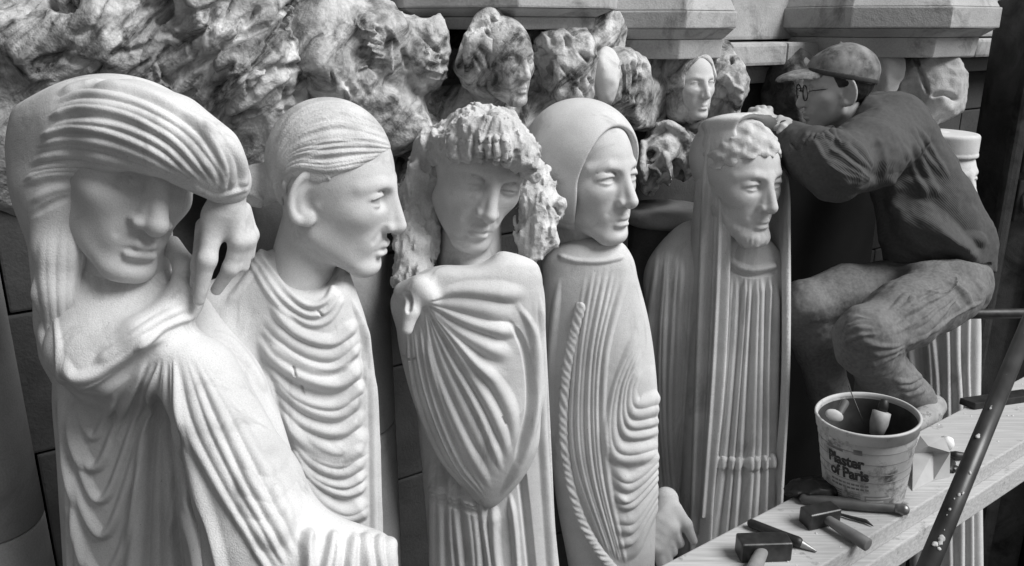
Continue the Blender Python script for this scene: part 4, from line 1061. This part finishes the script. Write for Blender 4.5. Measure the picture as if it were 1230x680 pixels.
# things standing in the bucket
t = thing('trowel', 'pale round-ended spatula sticking out of the left of the bucket', 'trowel', tuple(bt + np.array([-.07, 0, BH - .04])))
c_ = to_cam(bt + np.array([-.105, -.015, BH + .002])); 
BR = np.array(Matrix.Rotation(math.radians(24), 3, 'Y'))
solid('blade', lambda p: ell(p, c_, (.024, .007, .015), BR), c_ - .05, c_ + .05, .003, plain('dull_plastic', .42, .6, var=.2), t)
c2 = to_cam(bt + np.array([-.055, .05, BH + .004]))
solid('handle', lambda p: cone(p, c_ + np.array([.02, .02, 0]), c2, .008, .011), np.minimum(c_, c2) - .03, np.maximum(c_, c2) + .04, .003, M_HAFT2, t)
t = thing('plaster_brush', 'stubby handled brush standing in the right of the bucket', 'brush', tuple(bt + np.array([.04, .03, BH - .06])))
q0 = bt + np.array([.012, -.0, BH - .06]); q1 = bt + np.array([.030, .02, BH + .018])
haft('ferrule', q0, q0 + (q1 - q0) * .75, [.016, .022, .022], plain('caked_ferrule', .3, .6, var=.3), t)
haft('handle', q0 + (q1 - q0) * .75, q1 + (q1 - q0) * .12, [.012, .012, .009], M_IRON, t)
t = thing('wire_loop', 'thin wire tool leaning up over the far rim of the bucket', 'tool', tuple(bt + np.array([-.02, .05, BH - .04])))
tube_w('wire', bt + np.array([-.012, .02, BH - .04]), bt + np.array([-.034, .09, BH + .035]), .0014, M_STEEL, t, n=8)
# ------------------------------------------------------------------ paper bag, small tools, dark cloth beside the bucket
M_PAPER = plain('brown_paper', .40, .85, var=.15, scale=14, bump=.3)
pbase = flat(1112, 565)
def facet(name, pts, faces, mat, parent=None, own=None, thick=.003):
    me = bpy.data.meshes.new(name); o0 = np.array(parent.location) if parent is not None else np.array(own)
    me.from_pydata([tuple(np.array(q) - o0) for q in pts], [], faces)
    o = link_mesh(name, me, mat, parent, None if parent is not None else tuple(o0))
    md = o.modifiers.new('s', 'SOLIDIFY'); md.thickness = thick; md.offset = 0
    return o
z = np.array([0, 0, 1.0])
P_ = [flat(1096, 590), flat(1121, 577), flat(1140, 573), flat(1126, 566), flat(1104, 572)]
Q_ = [flat(1094, 565) + z * .05, flat(1117, 565) + z * .055, flat(1136, 572) + z * .07, flat(1128, 560) + z * .085, flat(1100, 560) + z * .09]
bag = facet('paper_bag', P_ + Q_ + [flat(1110, 566) + z * .075], [(0, 1, 6, 5), (1, 2, 7, 6), (2, 3, 8, 7), (3, 4, 9, 8), (4, 0, 5, 9), (5, 6, 10), (6, 7, 10), (7, 8, 10), (8, 9, 10), (9, 5, 10)], M_PAPER, None, tuple(pbase))
tag(bag, 'crumpled folded paper bag standing against the right of the bucket', 'bag')
o = lathe('plaster_lump', [(1e-4, 0), (.016, .002), (.02, .014), (.014, .026), (1e-4, .03)], flat(1136, 538), M_PALE, None, None, 20, None, .3)
tag(o, 'small white lump of plaster behind the paper bag', 'lump')
chisel('dark flat rasp lying behind the paper bag', [flat(1103, 552, .03), flat(1118, 548, .026), flat(1132, 543, .02)], [.006, .006, .007], M_IRON, name='rasp', cat='rasp')
chisel('dark curved knife beside the scaffold tube', [flat(1133, 545, .012), flat(1148, 547, .014), flat(1168, 548, .012)], [.005, .012, .006], M_IRON, name='carving_knife', cat='knife')
t = thing('clamp_bolt', 'small bright-ended bolt on the plank beside the scaffold tube', 'bolt', tuple(flat(1143, 563)))
haft('shank', flat(1139, 566, .012), flat(1143, 556, .012), [.008, .010, .008, .011], M_IRON, t)
haft('nut', flat(1144, 565, .008), flat(1149, 562, .008), [.008, .008], M_STEEL, t)
def f(p):
    return smin(ell(p, to_cam(flat(985, 585, .02)), (.055, .04, .022)), ell(p, to_cam(flat(968, 592, .01)), (.04, .03, .013)), .02) - .01 * ridged(p, .05, 2, 3)
c3 = to_cam(flat(978, 588, .02))
o = solid('dark_cloth', f, c3 - np.array([.14, .12, .08]), c3 + np.array([.14, .12, .08]), .004, M_IRON, None, tuple(flat(978, 588)))
tag(o, 'crumpled dark cloth behind the left of the bucket', 'cloth')
o = block('dark_board', on_plane(1196, 487, ZP) + np.array([.02, .02, .012]), (.26, .05, .022), np.stack([E1 * .9 + E2 * -.3, E2, E3], 1), M_IRON, None, .003)
tag(o, 'dark narrow board lying across the far end of the plank', 'board')

# ------------------------------------------------------------------ scaffold tubes
M_TUBE = plain('painted_tube', .055, .38, metal=.35, var=.4, scale=12, bump=.15, stain=(.38, 26, .66, .03))
pa = atw(1098, 720, 1.60); pb = atw(1216, 436, 2.02); ext = (pb - pa)
t = thing('scaffold_tube', 'dark slanting scaffold tube with plaster splashes, in front of the plank', 'pole', tuple(pa))
lathe('pipe', [(.015, -.1), (.0195, -.1), (.0195, float(np.linalg.norm(ext)) + .25), (.019, float(np.linalg.norm(ext)) + .25)], pa, M_TUBE, t, frame_z(pa, pb)[0], 32)
rs_ = random.Random(5); M_SPLASH = plain('old_plaster', .42, .85, var=.2)
adir = ext / np.linalg.norm(ext)
for i, (py_, lat, k) in enumerate([(509, -.3, 1.0), (547, -.35, 1.1), (590, .25, .7), (613, .35, .8), (617, .1, .7), (622, -.1, .6), (634, -.15, .7), (640, -.2, .5), (655, .1, .6), (666, .15, 1.9), (671, -.15, 1.5), (674, .3, 1.0), (664, .35, .8)]):
    ax_ = pa + ext * ((py_ - 720) / (436 - 720))
    tow = np.array([0, 0, CAMZ]) - ax_; tow -= adir * (tow @ adir); tow /= np.linalg.norm(tow)
    sd_ = np.cross(tow, adir); sd_ *= np.sign(sd_[0])
    q = to_cam(ax_ + sd_ * .0205 * lat + tow * .0205 * math.sqrt(1 - lat * lat))
    ca = [dir_to_cam(v) for v in (sd_, tow, adir)]; B_ = np.stack(ca, 1)
    rx, rz = .0034 * k * rs_.uniform(.7, 1.2), .0048 * k * rs_.uniform(.8, 1.7)
    solid('plaster_splash', lambda p: ell(p, q, (rx, .0022, rz), B_) - .0022 * noise(p, .0055, i), q - .016 * max(k, 1), q + .016 * max(k, 1), .0014, M_SPLASH, t)
# ledger that the sculptor sits on
la = atw(1080, 378, 2.62); lb = atw(1260, 376, 2.62)
tube_w('scaffold_rail', la, lb, .016, M_IRON, None, None, 20, tuple(la)); tag(bpy.data.objects['scaffold_rail'], 'black horizontal scaffold rail that the sculptor sits on', 'rail')
# ------------------------------------------------------------------ the sculptor at work
M_SKIN = plain('skin', .42, .5, var=.06, scale=60, bump=.05)
M_KNIT = plain('wool_sweater', .085, .95, var=.1, scale=120, bump=.3, spec=.1)
M_DENIM = plain('faded_denim', .15, .9, var=.22, scale=110, bump=.35, spec=.1, stain=(.22, 6, .45, .40))
M_CAPM = plain('cap_cloth', .20, .9, var=.45, scale=30, bump=.2, spec=.1, stain=(.07, 16, .50, .14))
M_HAIRM = plain('dark_hair', .018, .6, var=.4, scale=90, bump=.5)
def knit(m):
    nt = m.node_tree; L = nt.links.new; b = nt.nodes['Principled BSDF']; tc = nt.nodes['Texture Coordinate']
    wv = nt.nodes.new('ShaderNodeTexWave'); wv.inputs['Scale'].default_value = 75; wv.inputs['Distortion'].default_value = 1.2; wv.bands_direction = 'DIAGONAL'; L(tc.outputs['Object'], wv.inputs['Vector'])
    bp = nt.nodes['Bump']; L(wv.outputs['Fac'], bp.inputs['Height']); bp.inputs['Strength'].default_value = .32; bp.inputs['Distance'].default_value = .002
knit(M_KNIT)
man = thing('person', 'man in a cap, glasses, dark sweater and jeans, leaning on folded arms to carve', 'person', tuple(atw(1120, 500, 2.55)))
MH = head_frame(1004, 105, 2.5, .24, -70, -7, 0)
def f(p):
    q = (p - MH[:3, 3].astype(F32)) @ (MH[:3, :3] / .24**2).astype(F32)
    d = head_sdf(q, {'ear': 1.15, 'nw': 1.1, 'neck_to': (0, -.30, -.62), 'neck_r': .22, 'open': .012, 'jaw': 1.02}) * .24
    tr = loft(p, [(125, 1048, 1085, .5, 0), (165, 1050, 1108, .5, 0), (240, 1072, 1150, .5, 0), (320, 1100, 1165, .5, 0), (350, 1110, 1160, .5, 0)], (200, 2.62))
    d = smin(d, tr, .03)
    d = smin(d, tubes(p, [(1072, 160, 2.46, 20), (1002, 203, 2.26, 15), (952, 160, 2.36, 11), (944, 150, 2.39, 9)], .02), .03)      # near arm
    d = smin(d, tubes(p, [(1055, 150, 2.72, 20), (985, 190, 2.68, 15), (930, 152, 2.50, 11), (920, 142, 2.47, 9)], .02), .03)      # far arm
    for i, (x, y, e) in enumerate([(899, 137, 2.43), (903, 131, 2.45), (910, 129, 2.47), (917, 130, 2.49)]):
        d = smin(d, tubes(p, [(922, 142, 2.47, 5), (x + 7, y + 2, e - .01, 4.5), (x, y + 2, e, 4), (x - 2, y + 7, e, 3.4)], .004), .008)
    d = smin(d, tubes(p, [(924, 144, 2.45, 5), (916, 148, 2.42, 4.5), (909, 146, 2.40, 3.6)], .004), .008)
    for i in range(4):
        d = smin(d, tubes(p, [(944, 150, 2.39, 6), (937 - i, 143 + i * 4, 2.40 - i * .01, 4.6), (934, 149 + i * 4, 2.41 - i * .01, 4.2), (938, 154 + i * 4, 2.41 - i * .01, 3.6)], .004), .008)
    d = smin(d, tubes(p, [(946, 150, 2.37, 5), (940, 152, 2.35, 4.6), (936, 158, 2.35, 3.8)], .004), .008)
    d = smin(d, tubes(p, [(1135, 350, 2.62, 26), (1042, 408, 2.40, 20), (1062, 445, 2.5, 15), (1104, 482, 2.6, 12), (1100, 500, 2.55, 9)], .03), .03)
    d = smin(d, tubes(p, [(1115, 350, 2.72, 24), (1020, 354, 2.70, 20), (968, 368, 2.64, 15), (978, 400, 2.70, 14), (1000, 470, 2.80, 12), (1016, 510, 2.82, 9)], .03), .03)
    return d
body = solid('body', f, *box_of([(880, 40, 2.0), (1210, 540, 2.0), (880, 540, 3.0), (1210, 40, 3.0)], .02), .003, M_SKIN, man)
hh = .003 / .24
def f(p):
    d = ell(p, (0, -.07, .11), (.328, .415, .375))
    z = p[:, 2]; y = p[:, 1]
    cut = np.where(y > .02, .14 - z + .35 * (y - .02) - .16 * (np.abs(p[:, 0]) > .1) * np.exp(-((y - .06) / .06) ** 2), np.where(y > -.14, .02 - z, -.34 - z))
    return smax(d, cut.astype(F32), .03) - .008 * noise(p, .035, 3)
solid('hair', f, (-.45, -.6, -.5), (.45, .5, .6), hh, M_HAIRM, man, M=MH)
def f(p):
    z = p[:, 2]
    d = ell(p, (0, -.08, .15), (.352, .45, .375))
    d = smax(d, .12 - z + .30 * p[:, 1], .02)
    br = ell(p, (0, .42, .16), (.26, .32, .10)); br2 = ell(p, (0, .40, .125), (.29, .35, .10))
    br = smax(smax(br, -br2, .01), -(p[:, 1] - .12), .02)
    d = smin(d, br - .004, .02)
    d = smin(d, sphere(p, (0, -.06, .525), .022), .01)
    seam = np.minimum(np.abs(p[:, 0]), np.abs(np.abs(p[:, 0]) - .75 * np.abs(p[:, 1] + .06)))
    return d - .012 * noise(p, .16, 5)
solid('cap', f, (-.5, -.65, .0), (.5, .85, .65), hh, M_CAPM, man, M=MH)
def f(p):
    d = ell(p, (0, -.08, .15), (.352, .45, .375)) - .010
    z = p[:, 2] - .12 - .30 * p[:, 1]
    return smax(d, np.abs(z - .035) - .035, .01)
solid('cap_band', f, (-.5, -.65, -.1), (.5, .6, .5), hh, plain('dark_band', .05, .9, var=.3, scale=40), man, M=MH)
# glasses
def f(p):
    m = mirror(p)
    q = m - np.array((.125, .425, -.01), F32)
    r = np.sqrt(q[:, 0] ** 2 + (q[:, 2]) ** 2) - .092
    ring = np.sqrt(r ** 2 + (q[:, 1] + .4 * q[:, 0] ** 2 * 2) ** 2) - .010
    d = np.minimum(ring, cone(m, (.205, .415, .015), (.31, .0, .03), .009, .009))
    return np.minimum(d, cone(m, (.0, .455, .01), (.045, .43, .01), .009, .009))
solid('glasses', f, (-.4, -.1, -.2), (.4, .52, .2), .0022 / .24, M_STEEL, man, M=MH)
# sweater: torso, near sleeve, far sleeve in one
def f(p):
    d = loft(p, [(113, 1058, 1088, .8, 0), (122, 1040, 1100, .7, 0), (150, 1030, 1121, .62, 0), (199, 1036, 1151, .62, 0), (240, 1048, 1173, .62, 0), (283, 1058, 1192, .62, 0), (310, 1064, 1195, .62, 0), (329, 1069, 1194, .62, 0)], (200, 2.62), k=.01)
    d = smin(d, tubes(p, [(1074, 158, 2.50, 42), (1040, 185, 2.36, 41), (1004, 200, 2.27, 38), (975, 188, 2.30, 30), (955, 172, 2.36, 20), (946, 161, 2.385, 15)], .04), .05)
    d = smin(d, tubes(p, [(1052, 150, 2.72, 38), (990, 190, 2.68, 32), (942, 160, 2.53, 16)], .04), .05)
    d = smin(d, tubes(p, [(1050, 144, 2.52, 22), (1040, 136, 2.50, 18)], .02), .05)
    neck = cone(p, hp(MH, (0, -.2, -.45)), hp(MH, (0, -.1, -.1)), .24 * .215, .24 * .2)
    d = smax(d, -neck, .01)
    return d
st = fam([(1010, 232), (985, 205), (962, 168)], [(1050, 218), (1010, 190), (985, 158)], 5, 10, 4, .15, .15, jit=.4)
st += fam([(958, 178), (966, 168), (972, 156)], [(1005, 150), (1012, 166), (1022, 178)], 6, .55, .5, .15, .35, jit=.8)
st += R([(1048, 160), (1056, 195), (1050, 222)], 9, -5, .3, .2) + R([(985, 222), (1010, 236), (1040, 230)], 9, -4, .3, .3)
st += fam([(1058, 212), (1085, 240), (1120, 262), (1165, 300)], [(1070, 260), (1100, 290), (1140, 300), (1185, 318)], 5, 16, 7, .15, .2, jit=.4)
st += R([(1060, 218), (1100, 222), (1140, 235)], 13, 6, .2, .4) + R([(1140, 292), (1168, 286), (1186, 296)], 11, 5, .3, .3)
st += R([(1069, 324), (1130, 326), (1193, 325)], 5, 4, .02, .02) + R([(1069, 317), (1130, 319), (1193, 318)], 3, -3, .02, .02)
st += fam([(1100, 140), (1120, 175), (1150, 215)], [(1085, 160), (1098, 200), (1120, 240)], 4, .5, .25, .3, .3, jit=.9) + fam([(1000, 160), (1030, 178), (1052, 205)], [(990, 196), (1016, 212), (1044, 222)], 5, .5, .35, .25, .25, jit=.9) + R([(948, 168), (956, 176), (966, 170)], 4, -3, .2, .2)
def bumpy(V, Q):
    N = normals(V, Q); n = fbm(V, .07, 3, 9); return (V + N * (n * .006)[:, None]).astype(F32)
solid('sweater', f, *box_of([(925, 100, 2.0), (1215, 345, 2.0), (925, 345, 3.0), (1215, 100, 3.0)], .02), .0045, M_KNIT, man, strokes=st, sub=1, post=bumpy)
def f(p):
    d = loft(p, [(318, 1082, 1188, .62, 0), (345, 1082, 1193, .62, 0), (368, 1100, 1184, .62, 0), (384, 1120, 1165, .7, 0)], (330, 2.62), k=.03)
    d = smin(d, tubes(p, [(1140, 352, 2.58, 38), (1085, 378, 2.48, 41), (1042, 404, 2.38, 36), (1040, 420, 2.40, 33)], .03), .04)
    d = smin(d, tubes(p, [(1042, 418, 2.40, 33), (1060, 445, 2.50, 30), (1095, 474, 2.60, 22), (1104, 484, 2.60, 20)], .02), .02)
    d = smin(d, tubes(p, [(1110, 350, 2.74, 40), (1020, 352, 2.70, 34), (966, 366, 2.64, 28), (975, 400, 2.70, 27), (996, 470, 2.80, 23), (1014, 512, 2.82, 19)], .02), .03)
    return d
st = fam([(1096, 412), (1110, 395), (1140, 368), (1165, 345)], [(1068, 375), (1100, 362), (1135, 345), (1160, 335)], 5, .55, .5, .3, .3, jit=.8)
st += fam([(1012, 388), (1030, 378), (1052, 380)], [(1010, 410), (1030, 402), (1056, 398)], 4, .5, .3, .3, .4, jit=.9) + R([(1088, 418), (1092, 436), (1104, 452)], 3.5, -4, .2, .2) + R([(1150, 330), (1146, 346), (1130, 352), (1112, 350)], 2.5, 2, .1, .1)
st += R([(1145, 335), (1160, 352), (1168, 372)], 6, 3, .3, .3) + R([(1130, 335), (1150, 352), (1158, 374)], 6, -2.5, .3, .3) + R([(1172, 335), (1180, 350), (1172, 368)], 6, 3, .3, .3)
st += fam([(1030, 410), (1060, 416), (1090, 412)], [(1040, 440), (1065, 432), (1092, 420)], 3, .5, .4, .3, .3, jit=.5) + R([(1085, 420), (1098, 440), (1108, 462)], 5, 4, .3, .3)
st += fam([(1070, 455), (1090, 458), (1106, 452)], [(1080, 474), (1096, 474), (1112, 464)], 3, .55, .5, .3, .3, jit=.4)
st += R([(1180, 360), (1140, 384), (1100, 408), (1088, 418)], 3, 2.5, .1, .1) + fam([(1090, 350), (1075, 365), (1060, 372)], [(1120, 362), (1095, 385), (1070, 398)], 4, .5, .3, .3, .4, jit=.9)
solid('jeans', f, *box_of([(930, 310, 2.1), (1210, 540, 2.1), (930, 540, 3.0), (1210, 310, 3.0)], .02), .0045, M_DENIM, man, strokes=st, sub=1, post=bumpy)
def shoe(pts, toe):
    def f(p):
        d = tubes(p, pts, .03)
        return d
    return f
for L in ([(1122, 488, 2.60, 14), (1112, 500, 2.56, 14), (1096, 511, 2.50, 12)], [(1020, 520, 2.82, 13), (1016, 526, 2.78, 13), (1010, 532, 2.72, 11)]):
    P3 = [(q[0], q[1], q[2]) for q in L]
    solid('shoe', shoe(L, 0), *box_of(P3, .07), .004, plain('pale_canvas', .30, .8, var=.25, stain=(.10, 30, .52, .12)), man)
# ------------------------------------------------------------------ light, sky, camera
EL = math.radians(48)      # the light comes from the right, high
w = bpy.data.worlds.new('World'); sc.world = w; w.use_nodes = True
nt = w.node_tree; bg = nt.nodes['Background']
sky = nt.nodes.new('ShaderNodeTexSky'); sky.sky_type = 'NISHITA'; sky.sun_disc = False
sky.sun_elevation = EL; sky.sun_rotation = PI / 2 + math.radians(20)
bw = nt.nodes.new('ShaderNodeRGBToBW'); nt.links.new(sky.outputs[0], bw.inputs[0]); nt.links.new(bw.outputs[0], bg.inputs[0])
bg.inputs[1].default_value = .075
s = bpy.data.lights.new('sun', 'SUN'); s.energy = 4.2; s.angle = math.radians(34)
so = bpy.data.objects.new('sun', s); COL.objects.link(so)
sd = Vector((math.cos(math.radians(20)) * math.cos(EL), -math.sin(math.radians(20)) * math.cos(EL), math.sin(EL)))
so.rotation_euler = sd.to_track_quat('Z', 'Y').to_euler(); so.location = (6, -4, 9)
c = bpy.data.cameras.new('camera'); co = bpy.data.objects.new('camera', c); COL.objects.link(co); sc.camera = co
c.sensor_width = 36; c.lens = F / 1230 * 36; c.clip_start = .02; c.clip_end = 500
co.location = (0, 0, CAMZ); co.rotation_euler = (PI / 2 - TILT, 0, 0)
vs = sc.view_settings; vs.view_transform = 'Standard'; vs.look = 'None'; vs.exposure = 0.15; vs.gamma = 1
